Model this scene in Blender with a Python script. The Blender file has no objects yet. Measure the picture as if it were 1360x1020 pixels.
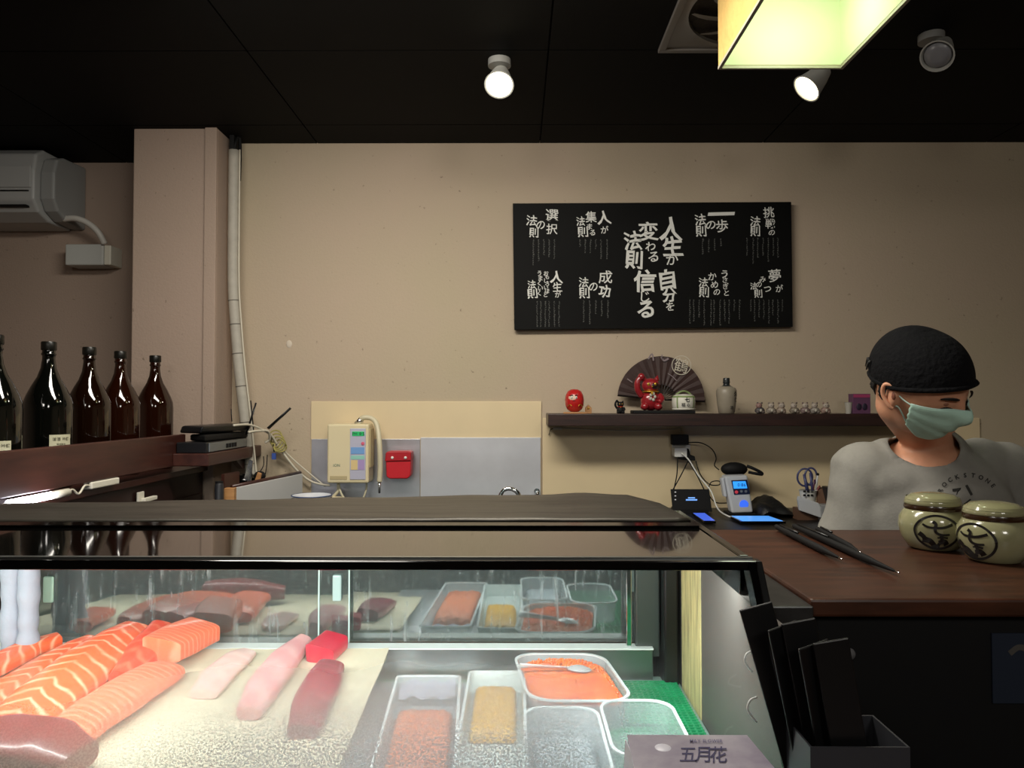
import bpy, bmesh, math, random
import numpy as np
from mathutils import Vector, Matrix, Euler
random.seed(7)
SC = bpy.context.scene
COL = SC.collection
# ------------------------------------------------------------------ camera, world, lights, exposure
ZC = 1.45                      # eye height
F = 1000.0                     # focal length in pixels of the 1360x1020 frame
CAM = Vector((0, 0, ZC))
cd = bpy.data.cameras.new('camera'); cam = bpy.data.objects.new('camera', cd); COL.objects.link(cam)
cd.sensor_fit = 'HORIZONTAL'; cd.sensor_width = 36; cd.lens = 36 * F / 1360; cd.clip_start = .05
cam.location = CAM
cam.rotation_euler = (math.radians(90) + math.atan(25 / F), 0, math.atan(5 / F))
SC.camera = cam
RM = cam.rotation_euler.to_matrix()
w = bpy.data.worlds.new('world'); SC.world = w; w.use_nodes = True
w.node_tree.nodes['Background'].inputs[0].default_value = (.8, .9, 1, 1)
w.node_tree.nodes['Background'].inputs[1].default_value = .15
SC.view_settings.view_transform = 'Standard'; SC.view_settings.look = 'None'
SC.view_settings.exposure = 0.0; SC.view_settings.gamma = 1; SC.view_settings.use_curve_mapping = False

def area(name, loc, aim, sx, sy, power, colr):
    l = bpy.data.lights.new(name, 'AREA'); l.shape = 'RECTANGLE'; l.size = sx; l.size_y = sy
    l.energy = power; l.color = colr
    o = bpy.data.objects.new(name, l); COL.objects.link(o); o.location = loc
    o.rotation_euler = (Vector(aim) - Vector(loc)).to_track_quat('-Z', 'Y').to_euler()
    return o
area('added_wall_fill', (-.35, 1.6, 2.44), (-.25, 2.3, 0), 1.2, .25, 33, (1, .94, .84))  # unseen area light added above the frame to brighten the back wall
area('added_fill_left', (-.7, -.9, 2.42), (-.2, 1.2, 1.0), .5, .5, 12, (1, .93, .85))  # unseen fill added behind the camera, no fitting modelled
area('added_fill_right', (.9, -1.1, 2.42), (1.0, 1.2, 1.1), .5, .5, 13, (1, .95, .88))  # second unseen fill added behind the camera, lifts the man and counter
area('case_led_strip', (-.37, 1.0, 1.232), (-.37, 1.16, .95), 1.3, .02, 8.8, (.97, 1, .99))

# ------------------------------------------------------------------ helpers
def W(px, py, Y):
    d = RM @ Vector(((px - 680) / F, -(py - 510) / F, -1)); return CAM + d * (Y / d.y)
def G(px, py, h):              # point on the horizontal plane h below the eye
    d = RM @ Vector(((px - 680) / F, -(py - 510) / F, -1)); return CAM + d * (-h / d.z)
def lin(c):
    if isinstance(c, str): c = [int(c[i:i + 2], 16) / 255 for i in (0, 2, 4)]
    return tuple(x / 12.92 if x <= .04045 else ((x + .055) / 1.055) ** 2.4 for x in c) + (1,)
MATS = {}
def mat(name, c, rough=.5, metal=0, noise=0, nscale=8, bump=0, bscale=60, spec=.5, trans=0, emit=None, es=0, coat=0, c2=None, alpha=1, stretch=None, sss=0, sheen=0):
    if name in MATS: return MATS[name]
    m = bpy.data.materials.new(name); m.use_nodes = True; N = m.node_tree.nodes; L = m.node_tree.links
    b = N['Principled BSDF']; I = b.inputs
    I['Base Color'].default_value = lin(c); I['Roughness'].default_value = rough; I['Metallic'].default_value = metal
    I['Specular IOR Level'].default_value = spec; I['Transmission Weight'].default_value = trans; I['Coat Weight'].default_value = coat
    I['Alpha'].default_value = alpha; I['Sheen Weight'].default_value = sheen
    if sss: I['Subsurface Weight'].default_value = sss; I['Subsurface Scale'].default_value = .01; I['Subsurface Radius'].default_value = (1, .35, .2)
    if emit: I['Emission Color'].default_value = lin(emit); I['Emission Strength'].default_value = es
    tc = N.new('ShaderNodeTexCoord'); mp = N.new('ShaderNodeMapping'); L.new(tc.outputs['Object'], mp.inputs[0])
    if stretch: mp.inputs['Scale'].default_value = stretch
    if noise or c2:
        n = N.new('ShaderNodeTexNoise'); n.inputs['Scale'].default_value = nscale; n.inputs['Detail'].default_value = 6
        n.inputs['Roughness'].default_value = .6
        L.new(mp.outputs[0], n.inputs[0]); r = N.new('ShaderNodeValToRGB'); L.new(n.outputs[0], r.inputs[0])
        cc = lin(c); r.color_ramp.elements[0].position = .32; r.color_ramp.elements[1].position = .68
        if c2: r.color_ramp.elements[0].color = cc; r.color_ramp.elements[1].color = lin(c2)
        else:
            r.color_ramp.elements[0].color = tuple(x * (1 - noise) for x in cc[:3]) + (1,)
            r.color_ramp.elements[1].color = tuple(min(1, x * (1 + noise)) for x in cc[:3]) + (1,)
        L.new(r.outputs[0], I['Base Color'])
    if bump:
        n2 = N.new('ShaderNodeTexNoise'); n2.inputs['Scale'].default_value = bscale; n2.inputs['Detail'].default_value = 5
        L.new(mp.outputs[0], n2.inputs[0]); bb = N.new('ShaderNodeBump'); bb.inputs['Strength'].default_value = bump; bb.inputs['Distance'].default_value = .01
        L.new(n2.outputs[0], bb.inputs['Height']); L.new(bb.outputs[0], I['Normal'])
    MATS[name] = m; return m

ORG = {}
class MB:
    def __init__(s): s.v = []; s.f = []; s.uv = {}
    def add(s, vs, fs):
        n = len(s.v); s.v += [Vector(v) for v in vs]; s.f += [tuple(i + n for i in f) for f in fs]; return n
    def box(s, a, b, R=None, c=None):
        x0, y0, z0 = a; x1, y1, z1 = b
        vs = [Vector(p) for p in ((x0,y0,z0),(x1,y0,z0),(x1,y1,z0),(x0,y1,z0),(x0,y0,z1),(x1,y0,z1),(x1,y1,z1),(x0,y1,z1))]
        if R is not None:
            c = Vector(c) if c is not None else sum(vs, Vector()) / 8
            vs = [R @ (v - c) + c for v in vs]
        s.add(vs, [(0,3,2,1),(4,5,6,7),(0,1,5,4),(1,2,6,5),(2,3,7,6),(3,0,4,7)]); return s
    def hexa(s, vs):           # 8 corners: bottom 4 ccw then top 4
        s.add(vs, [(0,3,2,1),(4,5,6,7),(0,1,5,4),(1,2,6,5),(2,3,7,6),(3,0,4,7)]); return s
    def rings(s, rings, cap=True, closed=False):
        k = len(rings[0]); n = s.add([p for r in rings for p in r], [])
        R = len(rings)
        for i in range(R - (0 if closed else 1)):
            j = (i + 1) % R
            for q in range(k):
                s.f.append((n+i*k+q, n+i*k+(q+1)%k, n+j*k+(q+1)%k, n+j*k+q))
        if cap and not closed:
            s.f.append(tuple(n + q for q in range(k))[::-1]); s.f.append(tuple(n + (R-1)*k + q for q in range(k)))
        return s
    def lathe(s, prof, c=(0,0,0), seg=32, axis=None, a0=0, cap=True, sx=1, sy=1):
        c = Vector(c); Q = Vector((0,0,1)).rotation_difference(Vector(axis).normalized()) if axis is not None else None
        rr = []
        for r, z in prof:
            ring = []
            for q in range(seg):
                a = 2*math.pi*q/seg; p = Vector((r*math.cos(a)*sx, r*math.sin(a)*sy, z))
                ring.append(c + (Q @ p if Q else p))
            rr.append(ring)
        return s.rings(rr, cap)
    def tube(s, pts, r, seg=8, cap=True, flat=1):
        pts = [Vector(p) for p in pts]; rr = []; up = None
        for i, p in enumerate(pts):
            t = (pts[min(i+1, len(pts)-1)] - pts[max(i-1, 0)]).normalized()
            if up is None: up = t.orthogonal().normalized()
            up = (up - t * up.dot(t)).normalized(); sd = t.cross(up)
            rad = r[i] if isinstance(r, (list, tuple)) else r
            rr.append([p + (up*math.cos(a)*flat + sd*math.sin(a))*rad for a in [2*math.pi*q/seg for q in range(seg)]])
        return s.rings(rr, cap)
    def cap_seg(s, a, b, ra, rb, seg=16):     # capsule with two radii
        a, b = Vector(a), Vector(b); t = (b-a); L = t.length; t /= L
        pts, rs = [], []
        for k in range(5):
            th = math.pi/2*(1-k/5); pts.append(a - t*ra*math.sin(th)); rs.append(max(.0005, ra*math.cos(th)))
        for k in range(0, 6): pts.append(a + t*L*k/5); rs.append(ra+(rb-ra)*k/5)
        for k in range(1, 6):
            th = math.pi/2*k/5; pts.append(b + t*rb*math.sin(th)); rs.append(max(.0005, rb*math.cos(th)))
        return s.tube(pts, rs, seg)
    def ball(s, c, r, seg=16, rings=10, R=None):
        c = Vector(c); r = (r, r, r) if not isinstance(r, (tuple, list)) else r; rr = []
        for i in range(rings+1):
            th = math.pi*i/rings; k = max(math.sin(th), .004)
            rr.append([c + (R or Matrix.Identity(3)) @ Vector((r[0]*k*math.cos(a), r[1]*k*math.sin(a), -r[2]*math.cos(th))) for a in [2*math.pi*q/seg for q in range(seg)]])
        return s.rings(rr)
    def prism(s, poly, off):   # polygon in 3d extruded by vector
        off = Vector(off); n = len(poly); k = s.add([Vector(p) for p in poly] + [Vector(p)+off for p in poly], [])
        s.f.append(tuple(range(k, k+n))[::-1]); s.f.append(tuple(range(k+n, k+2*n)))
        for i in range(n): s.f.append((k+i, k+(i+1)%n, k+n+(i+1)%n, k+n+i))
        return s
    def ribbon(s, pts, wds, nrm):
        pts = [Vector(p) for p in pts]; n = len(pts); vs = []
        for i, p in enumerate(pts):
            t = (pts[min(i+1,n-1)]-pts[max(i-1,0)]).normalized(); nn = nrm(p) if callable(nrm) else Vector(nrm)
            sd = t.cross(nn).normalized(); wv = wds[i] if isinstance(wds, (list, tuple)) else wds
            vs += [p+sd*wv/2, p-sd*wv/2]
        s.add(vs, [(2*i, 2*i+1, 2*i+3, 2*i+2) for i in range(n-1)]); return s
    def build(s, name, m, parent=None, smooth=False, bevel=0, seg=2, auto=None, sub=0, loc=None, mods=None):
        if loc is None:
            if parent is not None: loc = ORG[parent.name]
            else:
                xs = [v.x for v in s.v]; ys = [v.y for v in s.v]; zs = [v.z for v in s.v]
                loc = Vector(((min(xs)+max(xs))/2, (min(ys)+max(ys))/2, min(zs)))
        loc = Vector(loc)
        me = bpy.data.meshes.new(name); me.from_pydata([v-loc for v in s.v], [], s.f); me.update()
        bm = bmesh.new(); bm.from_mesh(me); bmesh.ops.recalc_face_normals(bm, faces=bm.faces); bm.to_mesh(me); bm.free()
        if s.uv:
            ul = me.uv_layers.new(name='UVMap')
            for lp in me.loops: ul.data[lp.index].uv = s.uv.get(lp.vertex_index, (0, 0))
        if m: me.materials.append(m)
        o = bpy.data.objects.new(name, me); COL.objects.link(o); ORG[o.name] = loc
        if parent is not None: o.parent = parent
        else: o.location = loc
        if smooth: me.polygons.foreach_set('use_smooth', [True]*len(me.polygons))
        if bevel:
            b = o.modifiers.new('bevel', 'BEVEL'); b.width = bevel; b.segments = seg; b.limit_method = 'ANGLE'; b.angle_limit = .6
        if sub:
            q = o.modifiers.new('sub', 'SUBSURF'); q.levels = sub; q.render_levels = sub
        if smooth and auto is not None:
            me.set_sharp_from_angle(angle=math.radians(auto))
        return o
def empty(name, loc):
    o = bpy.data.objects.new(name, None); COL.objects.link(o); o.location = loc; ORG[o.name] = Vector(loc); o.empty_display_size = .05; return o
def tag(o, label, cat, group=None, kind=None):
    if label: o['label'] = label
    if cat: o['category'] = cat
    if group: o['group'] = group
    if kind: o['kind'] = kind
    return o
def thing(name, loc, label, cat, group=None): return tag(empty(name, loc), label, cat, group)
def struct(o): o['kind'] = 'structure'; return o
def dup(root, loc, label=None, group=None, rz=None):
    r = root.copy(); COL.objects.link(r); r.location = loc
    if rz is not None: r.rotation_euler.z = rz
    if label: r['label'] = label
    if group: r['group'] = group
    for ch in list(root.children):
        c = ch.copy(); COL.objects.link(c); c.parent = r
        for g in ch.children:
            d = g.copy(); COL.objects.link(d); d.parent = c
    return r
def spline(pts, n=8):
    pts = [Vector(p) for p in pts]; P = [pts[0]] + pts + [pts[-1]]; out = []
    for i in range(1, len(P)-2):
        a, b, c, d = P[i-1], P[i], P[i+1], P[i+2]
        for k in range(n):
            t = k/n; out.append(.5*((2*b)+(c-a)*t+(2*a-5*b+4*c-d)*t*t+(3*b-a-3*c+d)*t**3))
    out.append(pts[-1]); return out
def interp(xs, ys, x): return float(np.interp(x, xs, ys))
_GL = {}
def glyph(ch, bold=.02):       # triangulated outline of a character, centred, unit size
    k = (ch, bold)
    if k not in _GL:
        c = bpy.data.curves.new('g', 'FONT'); c.body = ch; c.size = 1; c.offset = bold; c.resolution_u = 3
        o = bpy.data.objects.new('g', c); COL.objects.link(o)
        dg = bpy.context.evaluated_depsgraph_get(); dg.update()
        m = bpy.data.meshes.new_from_object(o.evaluated_get(dg))
        v = [(p.co.x, p.co.y) for p in m.vertices]; f = [tuple(p.vertices) for p in m.polygons]
        bpy.data.objects.remove(o); bpy.data.curves.remove(c); bpy.data.meshes.remove(m)
        if v:
            x0, x1 = min(p[0] for p in v), max(p[0] for p in v); y0, y1 = min(p[1] for p in v), max(p[1] for p in v)
            v = [(p[0]-(x0+x1)/2, p[1]-(y0+y1)/2) for p in v]; wd = (x1-x0, y1-y0)
        else: wd = (0, 0)
        _GL[k] = (v, f, wd)
    return _GL[k]
def put(mb, ch, fn, cx, cy, size, bold=.02, rot=0, sx=1, sy=1, wob=0):
    v, f, wd = glyph(ch, bold); cs, sn = math.cos(rot), math.sin(rot); out = []
    for x, y in v:
        x0, y0 = x*size*sx, y*size*sy
        if wob:
            x0 += size*wob*math.sin(9*y+cx*3); y0 += size*wob*math.sin(8*x+cy*5)
        out.append(fn(cx + x0*cs - y0*sn, cy + x0*sn + y0*cs))
    mb.add(out, f)
def line_text(mb, s, fn, cx, cy, size, bold=.02, gap=.1, rot=0, sx=1):
    ws = [(glyph(c, bold)[2][0]*size*sx if c != ' ' else size*.35) for c in s]; tot = sum(ws)+gap*size*(len(s)-1); x = -tot/2
    for c, wdt in zip(s, ws):
        if c != ' ':
            yo = 0
            put(mb, c, fn, cx+(x+wdt/2)*math.cos(rot), cy+(x+wdt/2)*math.sin(rot)+yo, size, bold, rot, sx)
        x += wdt+gap*size

# ------------------------------------------------------------------ materials
def wall_mat(name, base, blot):
    m = mat(name, base, .85, bump=.15, bscale=120, spec=.2); N = m.node_tree.nodes; L = m.node_tree.links
    tc = N.new('ShaderNodeTexCoord'); n = N.new('ShaderNodeTexNoise'); n.inputs['Scale'].default_value = 1.3; n.inputs['Detail'].default_value = 4
    L.new(tc.outputs['Object'], n.inputs[0]); r = N.new('ShaderNodeValToRGB'); L.new(n.outputs[0], r.inputs[0])
    r.color_ramp.elements[0].position = .35; r.color_ramp.elements[1].position = .65
    r.color_ramp.elements[0].color = lin(base); r.color_ramp.elements[1].color = lin(blot)
    sp = N.new('ShaderNodeTexNoise'); sp.inputs['Scale'].default_value = 48; sp.inputs['Detail'].default_value = 3
    L.new(tc.outputs['Object'], sp.inputs[0]); r2 = N.new('ShaderNodeValToRGB'); L.new(sp.outputs[0], r2.inputs[0])
    r2.color_ramp.elements[0].position = .70; r2.color_ramp.elements[1].position = .75
    mask = N.new('ShaderNodeTexNoise'); mask.inputs['Scale'].default_value = 2.1; L.new(tc.outputs['Object'], mask.inputs[0])
    mu = N.new('ShaderNodeMath'); mu.operation = 'MULTIPLY'; L.new(r2.outputs[0], mu.inputs[0]); L.new(mask.outputs[0], mu.inputs[1])
    mx = N.new('ShaderNodeMix'); mx.data_type = 'RGBA'; L.new(mu.outputs[0], mx.inputs[0]); L.new(r.outputs[0], mx.inputs[6]); mx.inputs[7].default_value = lin('6b5f50')
    L.new(mx.outputs[2], N['Principled BSDF'].inputs['Base Color']); return m
M_WALL = wall_mat('wall_plaster', 'b5a88f', 'baa894')
M_WALL2 = wall_mat('wall_plaster_left', 'a39182', 'a89486')
M_CREAM = mat('cream_board', 'd9c6a0', .6, noise=.04, nscale=3)
M_CEIL = mat('ceiling_black', '0b0b0b', .75, noise=.2, nscale=2, spec=.15)
M_BLACK = mat('black_satin', '0a0a0a', .35)
M_BLKM = mat('black_matte', '0b0b0c', .7, spec=.3)
M_BLKG = mat('black_gloss', '060606', .08)
M_CHROME = mat('chrome', 'd8dadc', .12, 1)
M_STEEL = mat('stainless', 'c3c3c8', .42, 1, noise=.1, nscale=6)
M_STEELD = mat('case_steel', 'a9aeac', .3, 1, noise=.1, nscale=9)
M_WHITE = mat('white_plastic', 'dcdcd6', .4)
M_OFFW = mat('offwhite_plastic', 'd6d2c2', .45)
M_CREAMP = mat('cream_plastic', 'd8cba6', .35)
M_DWOOD = mat('dark_shelf_wood', '35201b', .4, c2='1f1310', nscale=9, stretch=(1, 6, 12))
M_RWOOD = mat('reddish_wood', '47271f', .35, c2='341b17', nscale=7, stretch=(6, 1, 8))
M_COUNTER = mat('counter_wood', '4f2d1d', .38, c2='2e190f', nscale=4, stretch=(2, 14, 8))
M_WPANEL = mat('dark_panel_wood', '2a1411', .5, c2='1e0e0c', nscale=5, stretch=(1, 1, 8))
M_LWOOD = mat('light_wood', 'b98a58', .5, c2='9c6c40', nscale=9, stretch=(1, 1, 8))
M_RED = mat('red_gloss', 'b3201f', .25, coat=.4)
M_INK = mat('ink', '0d0c10', .6)

# ------------------------------------------------------------------ setting: room
YB, YL, YCOL = 3.02, 3.26, 2.85
ZCE = ZC + 1.05
XL, XR, YN = -2.7, 2.6, -2.2
def wall(name, a, b, m): return struct(MB().box(a, b).build(name, m))
wall('floor', (XL-.1, YN-.1, -.05), (XR+.1, YL+.1, 0), mat('floor_tile', '1d1b1a', .4, noise=.2, nscale=4))
wall('wall_back', (-1.14, YB, 0), (XR, YB+.34, ZCE+.06), M_WALL)
wall('wall_back_left', (XL, YL, 0), (-1.2, YL+.1, ZCE+.06), M_WALL2)
wall('wall_left', (XL-.1, YN, 0), (XL, YL+.1, ZCE+.06), M_WALL2)
wall('wall_right', (XR, YN, 0), (XR+.1, YL, ZCE+.06), M_WALL)
wall('wall_front', (XL-.1, YN-.1, 0), (XR+.1, YN, ZCE+.06), M_WALL2)
co = MB().box((-1.462, YCOL, 0), (-1.14, YL, ZCE)).build('wall_column', M_WALL2, bevel=.004); struct(co)
# shallow raised strip on the column's right side
struct(MB().box((-1.185, YCOL-.012, 0), (-1.1395, YCOL+.0, ZCE)).build('trim_1', M_WALL2, bevel=.003))
# ceiling: plain slab with panels let into it
ce = struct(MB().box((XL-.1, YN-.1, ZCE+.012), (XR+.1, YL+.1, ZCE+.06)).build('ceiling', M_CEIL, loc=(0,0,ZCE+.012)))
pm = None
PW, PD = .9, .6
for i in range(-3, 3):
    for j in range(-7, 3):
        x0 = .1+i*PW; y0 = 2.22-.6*2+j*PD+.6*1
        x1 = x0+PW-.005; y1 = y0+PD-.005
        x0 = max(x0, XL); x1 = min(x1, XR); y0 = max(y0, YN); y1 = min(y1, YL)
        if x1-x0 < .05 or y1-y0 < .05: continue
        if pm is None or abs((x1-x0)-PW+.005) > 1e-4 or abs((y1-y0)-PD+.005) > 1e-4:
            o = MB().box((x0, y0, ZCE), (x1, y1, ZCE+.012)).build('ceiling_panel', M_CEIL, ce)
        else:
            o = pm.copy(); COL.objects.link(o); o.parent = ce; o.location = (x0-pmx, y0-pmy, 0)
        if pm is None and x1-x0 > PW-.01 and y1-y0 > PD-.01: pm = o; pmx, pmy = x0, y0

# cream splash boards on the back wall
def wbox(name, x0, y0, x1, y1, Y0, Y1, m, label=None, cat=None, bevel=.002, **k):
    a = W(x0, y1, Y0); b = W(x1, y0, Y0)
    o = MB().box((a.x, Y0, a.z), (b.x, Y1, b.z)).build(name, m, bevel=bevel, **k)
    if label: tag(o, label, cat)
    return o
o = MB()
a = W(413, 582, YB-.006); b = W(719, 533, YB-.006)
o = MB().box((a.x, YB-.008, .6), (b.x, YB-.0005, b.z)).build('splash_board', M_CREAM, bevel=.0015)
tag(o, 'pale cream splash board on the wall behind the water ioniser and steel sheets', 'wall board')
a = W(720, 700, YB-.006); b = W(1420, 560, YB)
o = MB().box((a.x+.002, YB-.007, .6), (1.85, YB-.0005, ZC-.06)).build('splash_board', M_CREAM, bevel=.0015)
tag(o, 'cream wall board below the long dark shelf, behind the plugs and tablet', 'wall board')
a = W(413, 700, YB-.01); b = W(558, 583, YB-.01)
o = MB().box((a.x, YB-.012, a.z-.4), (b.x, YB-.0085, b.z)).build('steel_sheet', M_STEEL, bevel=.001)
tag(o, 'narrow mirror-like stainless sheet behind the red box and water ioniser', 'steel sheet')
M_STEELB = mat('brushed_sheet', 'c9cbd0', .55, .75, noise=.06, nscale=5)
a = W(558, 700, YB-.01); b = W(718, 581, YB-.01)
o = MB().box((a.x+.001, YB-.014, a.z-.4), (b.x, YB-.0085, b.z)).build('steel_sheet', M_STEELB, bevel=.001)
tag(o, 'wide pale brushed stainless sheet behind the tap, right of the red box', 'steel sheet')
# small nicks: wall hole
o = MB().ball(W(384, 457, YB), (.012, .004, .016), 10, 6).build('wall_chip', mat('chip_plaster', 'cfc3b2', .9)); tag(o, 'small pale plaster chip in the back wall, upper left of the cream board', 'wall mark')

# ------------------------------------------------------------------ ceiling fittings
M_BULB = mat('bulb_glow', 'ffffff', .4, emit='fff0c0', es=6)
def spotlight(px, py, Y, axis, lab, on, wattage=0):
    c = W(px, py, Y); ax = Vector(axis).normalized()
    t = thing('ceiling_spotlight', Vector((c.x, c.y, ZCE)), lab, 'spotlight', 'ceiling spotlights')
    MB().lathe([(.001, -.02), (.035, -.02), (.035, 0), (.001, 0)], (c.x, c.y+.03, ZCE), 20).build('base', mat('spot_body', '8a8a86', .4), t, True, auto=40)
    MB().tube([(c.x, c.y+.03, ZCE-.02), c-ax*.05], .007, 8).build('stem', mat('spot_body', '8a8a86', .4), t, True)
    MB().lathe([(.001, -.085), (.02, -.08), (.03, -.05), (.042, 0), (.045, .004), (.041, .004), (.036, -.01), (.001, -.012)], c, 28, ax).build('head', mat('spot_head', 'b9b9b2', .35), t, True, auto=50)
    MB().lathe([(.001, -.008), (.037, -.008), (.034, .001), (.015, .005), (.001, .006)], c, 24, ax).build('lens', M_BULB if on else mat('dead_lens', '8a8a8e', .3), t, True)
    if on:
        l = bpy.data.lights.new('spot_lamp', 'SPOT'); l.energy = wattage; l.spot_size = 1.9; l.spot_blend = .8; l.color = (1, .93, .78); l.shadow_soft_size = .04
        lo = bpy.data.objects.new('spot_lamp', l); COL.objects.link(lo); lo.location = c+ax*.02
        lo.rotation_euler = ax.to_track_quat('-Z', 'Y').to_euler()
    return t
spotlight(663, 112, 2.25, (-.06, -.62, -.8), 'lit ceiling spotlight above the middle of the room', True, 9)
spotlight(1072, 117, 2.2, (-.75, -.1, -.75), 'lit ceiling spotlight just behind the square lamp shade', True, 9)
spotlight(1245, 74, 2.1, (-.5, -.45, -.62), 'unlit grey ceiling spotlight at the right', False)

# square lamp shade
M_SH = mat('shade_paper', 'd9b56c', .9, bump=.5, bscale=40, noise=.08, nscale=12, trans=0)
M_SHI = mat('shade_lining', 'e0e8c6', .8)
sx0, sx1, sy0, sy1, szb = .500, .805, 1.50, 1.84, ZC+.826
t = thing('pendant_lamp', ((sx0+sx1)/2, (sy0+sy1)/2, ZCE), 'square paper pendant lamp shade glowing pale yellow, upper right', 'lamp')
zt = ZCE-.03; th = .006
m = MB()
m.box((sx0, sy0, szb), (sx0+th, sy1, zt)).box((sx1-th, sy0, szb), (sx1, sy1, zt)).box((sx0+th, sy1-th, szb), (sx1-th, sy1, zt)).box((sx0+th, sy0, szb), (sx1-th, sy0+th, zt))
m.build('lamp_shade', M_SH, t)
m = MB(); e = .0015
m.box((sx0+th, sy0+th, szb+.004), (sx0+th+e, sy1-th, zt)).box((sx1-th-e, sy0+th, szb+.004), (sx1-th, sy1-th, zt)).box((sx0+th, sy1-th-e, szb+.004), (sx1-th, sy1-th, zt)).box((sx0+th, sy0+th, szb+.004), (sx1-th, sy0+th+e, zt))
m.build('shade_lining', M_SHI, t)
m = MB(); q = .007
for a_, b_ in (((sx0-.001, sy0-.001), (sx0+q, sy1+.001)), ((sx1-q, sy0-.001), (sx1+.001, sy1+.001)), ((sx0+q, sy0-.001), (sx1-q, sy0+q)), ((sx0+q, sy1-q), (sx1-q, sy1+.001))):
    m.box((a_[0], a_[1], szb-.004), (b_[0], b_[1], szb+.003))
m.build('rim', mat('rim_paper', 'b8b2a0', .5), t)
MB().lathe([(.001, 0), (.02, 0), (.02, .05), (.012, .055), (.001, .055)], ((sx0+sx1)/2, (sy0+sy1)/2, ZCE-.055), 16).build('socket', M_WHITE, t, True, auto=40)
MB().ball(((sx0+sx1)/2, (sy0+sy1)/2, ZCE-.09), (.03, .03, .038), 20, 14).build('bulb', mat('lamp_bulb', 'ffffff', .4, emit='f0ffb0', es=5), t, True)
l = bpy.data.lights.new('pendant_bulb', 'POINT'); l.energy = 1.5; l.color = (.90, 1, .74); l.shadow_soft_size = .05
lo = bpy.data.objects.new('pendant_bulb', l); COL.objects.link(lo); lo.location = ((sx0+sx1)/2, (sy0+sy1)/2, ZCE-.16)

# air diffuser in the ceiling
M_AL = mat('diffuser_metal', '8f8a84', .38, .6); vx0, vy1 = W(874, 62, 2.21).x, 2.215
t = thing('air_vent', (vx0+.245, vy1-.245, ZCE), 'square metallic swirl air vent panel in the black ceiling beside the lamp shade', 'air vent')
m = MB(); S = .49
m.box((vx0, vy1-.02, ZCE-.012), (vx0+S, vy1, ZCE)).box((vx0, vy1-S, ZCE-.012), (vx0+S, vy1-S+.02, ZCE)).box((vx0, vy1-S+.02, ZCE-.012), (vx0+.02, vy1-.02, ZCE)).box((vx0+S-.02, vy1-S+.02, ZCE-.012), (vx0+S, vy1-.02, ZCE))
m.build('frame', M_AL, t, bevel=.002)
# face plate with round opening
m = MB(); cx, cy = vx0+S/2, vy1-S/2; n = 64; ring = []; sq = []
for k in range(n):
    a = 2*math.pi*k/n; c_, s_ = math.cos(a), math.sin(a); u = max(abs(c_), abs(s_))
    sq.append((cx+c_/u*(S/2-.02), cy+s_/u*(S/2-.02), ZCE-.006)); ring.append((cx+c_*.205, cy+s_*.205, ZCE-.012))
m.rings([sq, ring, [(x, y, ZCE-.002) for x, y, z in ring]], cap=False); m.build('face_plate', M_AL, t, True, auto=30)
MB().lathe([(.001, 0), (.205, 0), (.205, .002), (.001, .002)], (cx, cy, ZCE-.003), 40).build('mesh_filter', mat('filter_dark', '3a3028', .8, c2='211a14', nscale=160), t)
for k in range(10):
    a = 2*math.pi*k/10; m = MB(); pts = []
    for q in range(7):
        r_ = .055+.14*q/6; aa = a+.55*q/6; pts.append((cx+r_*math.cos(aa), cy+r_*math.sin(aa), ZCE-.013))
    m.ribbon(pts, [.012, .026, .036, .040, .036, .026, .012], (0, .25, -1)); m.build('swirl_blade', M_AL, t)
MB().lathe([(.001, -.02), (.04, -.016), (.06, -.006), (.06, 0), (.001, 0)], (cx, cy, ZCE-.004), 24).build('hub', M_AL, t, True)

# ------------------------------------------------------------------ air conditioner and pump on the left
M_AC = mat('aircon_plastic', 'a9aaa8', .4)
ax1 = W(46, 250, 3.0).x; zt_, zb_ = W(46, 193, 3.0).z, W(46, 289, 3.0).z
t = thing('air_conditioner', (ax1-.45, 3.1, zb_), 'grey white wall air conditioner cut off at the left edge', 'air conditioner')
prof = [(3.255, zt_), (3.06, zt_), (3.01, zt_-.03), (2.995, zt_-.10), (2.995, zb_+.075), (3.03, zb_+.03), (3.10, zb_+.004), (3.255, zb_)]
MB().prism([(ax1-.9, y, z) for y, z in prof], (.9, 0, 0)).build('body', M_AC, t, bevel=.01, seg=3)
sp = [(3.259, zt_-.012), (3.10, zt_-.02), (3.05, zt_-.04), (3.03, zt_-.1), (3.03, zb_+.085), (3.06, zb_+.04), (3.12, zb_+.012), (3.259, zb_+.006)]
MB().prism([(ax1, y, z) for y, z in sp], (.06, 0, 0)).build('end_cap', mat('aircon_side', '8f908e', .45), t, bevel=.01, seg=3)
MB().box((ax1-.88, 2.988, zt_-.085), (ax1-.01, 2.996, zb_+.12)).build('front_panel', M_AC, t, bevel=.003)
MB().box((ax1-.85, 2.99, zb_+.105), (ax1-.02, 2.998, zb_+.110)).build('panel_seam', M_BLKM, t)
MB().box((ax1-.85, 2.992, zb_+.045), (ax1-.03, 3.03, zb_+.052), ).build('louvre', M_BLKM, t)
pz = W(92, 292, 3.1)
m = MB().tube(spline([W(84, 291, 3.12), W(100, 290, 3.12), W(116, 296, 3.13), W(130, 308, 3.14), W(139, 324, 3.16)], 6), .0125, 12); o = m.build('drain_pipe', mat('white_pipe', 'bdbab2', .5), smooth=True)
tag(o, 'curved white drain pipe from the air conditioner to the small white box', 'pipe')
a = W(86, 352, 3.16); b = W(137, 324, 3.16)
t = thing('pump_box', ((a.x+b.x)/2, 3.2, a.z), 'small white plastic box on the left wall under the curved pipe', 'box')
MB().box((a.x, 3.16, a.z), (b.x, YL-.001, b.z)).build('body', mat('white_pump', 'b9bbb6', .3), t, bevel=.006, seg=3)
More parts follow.
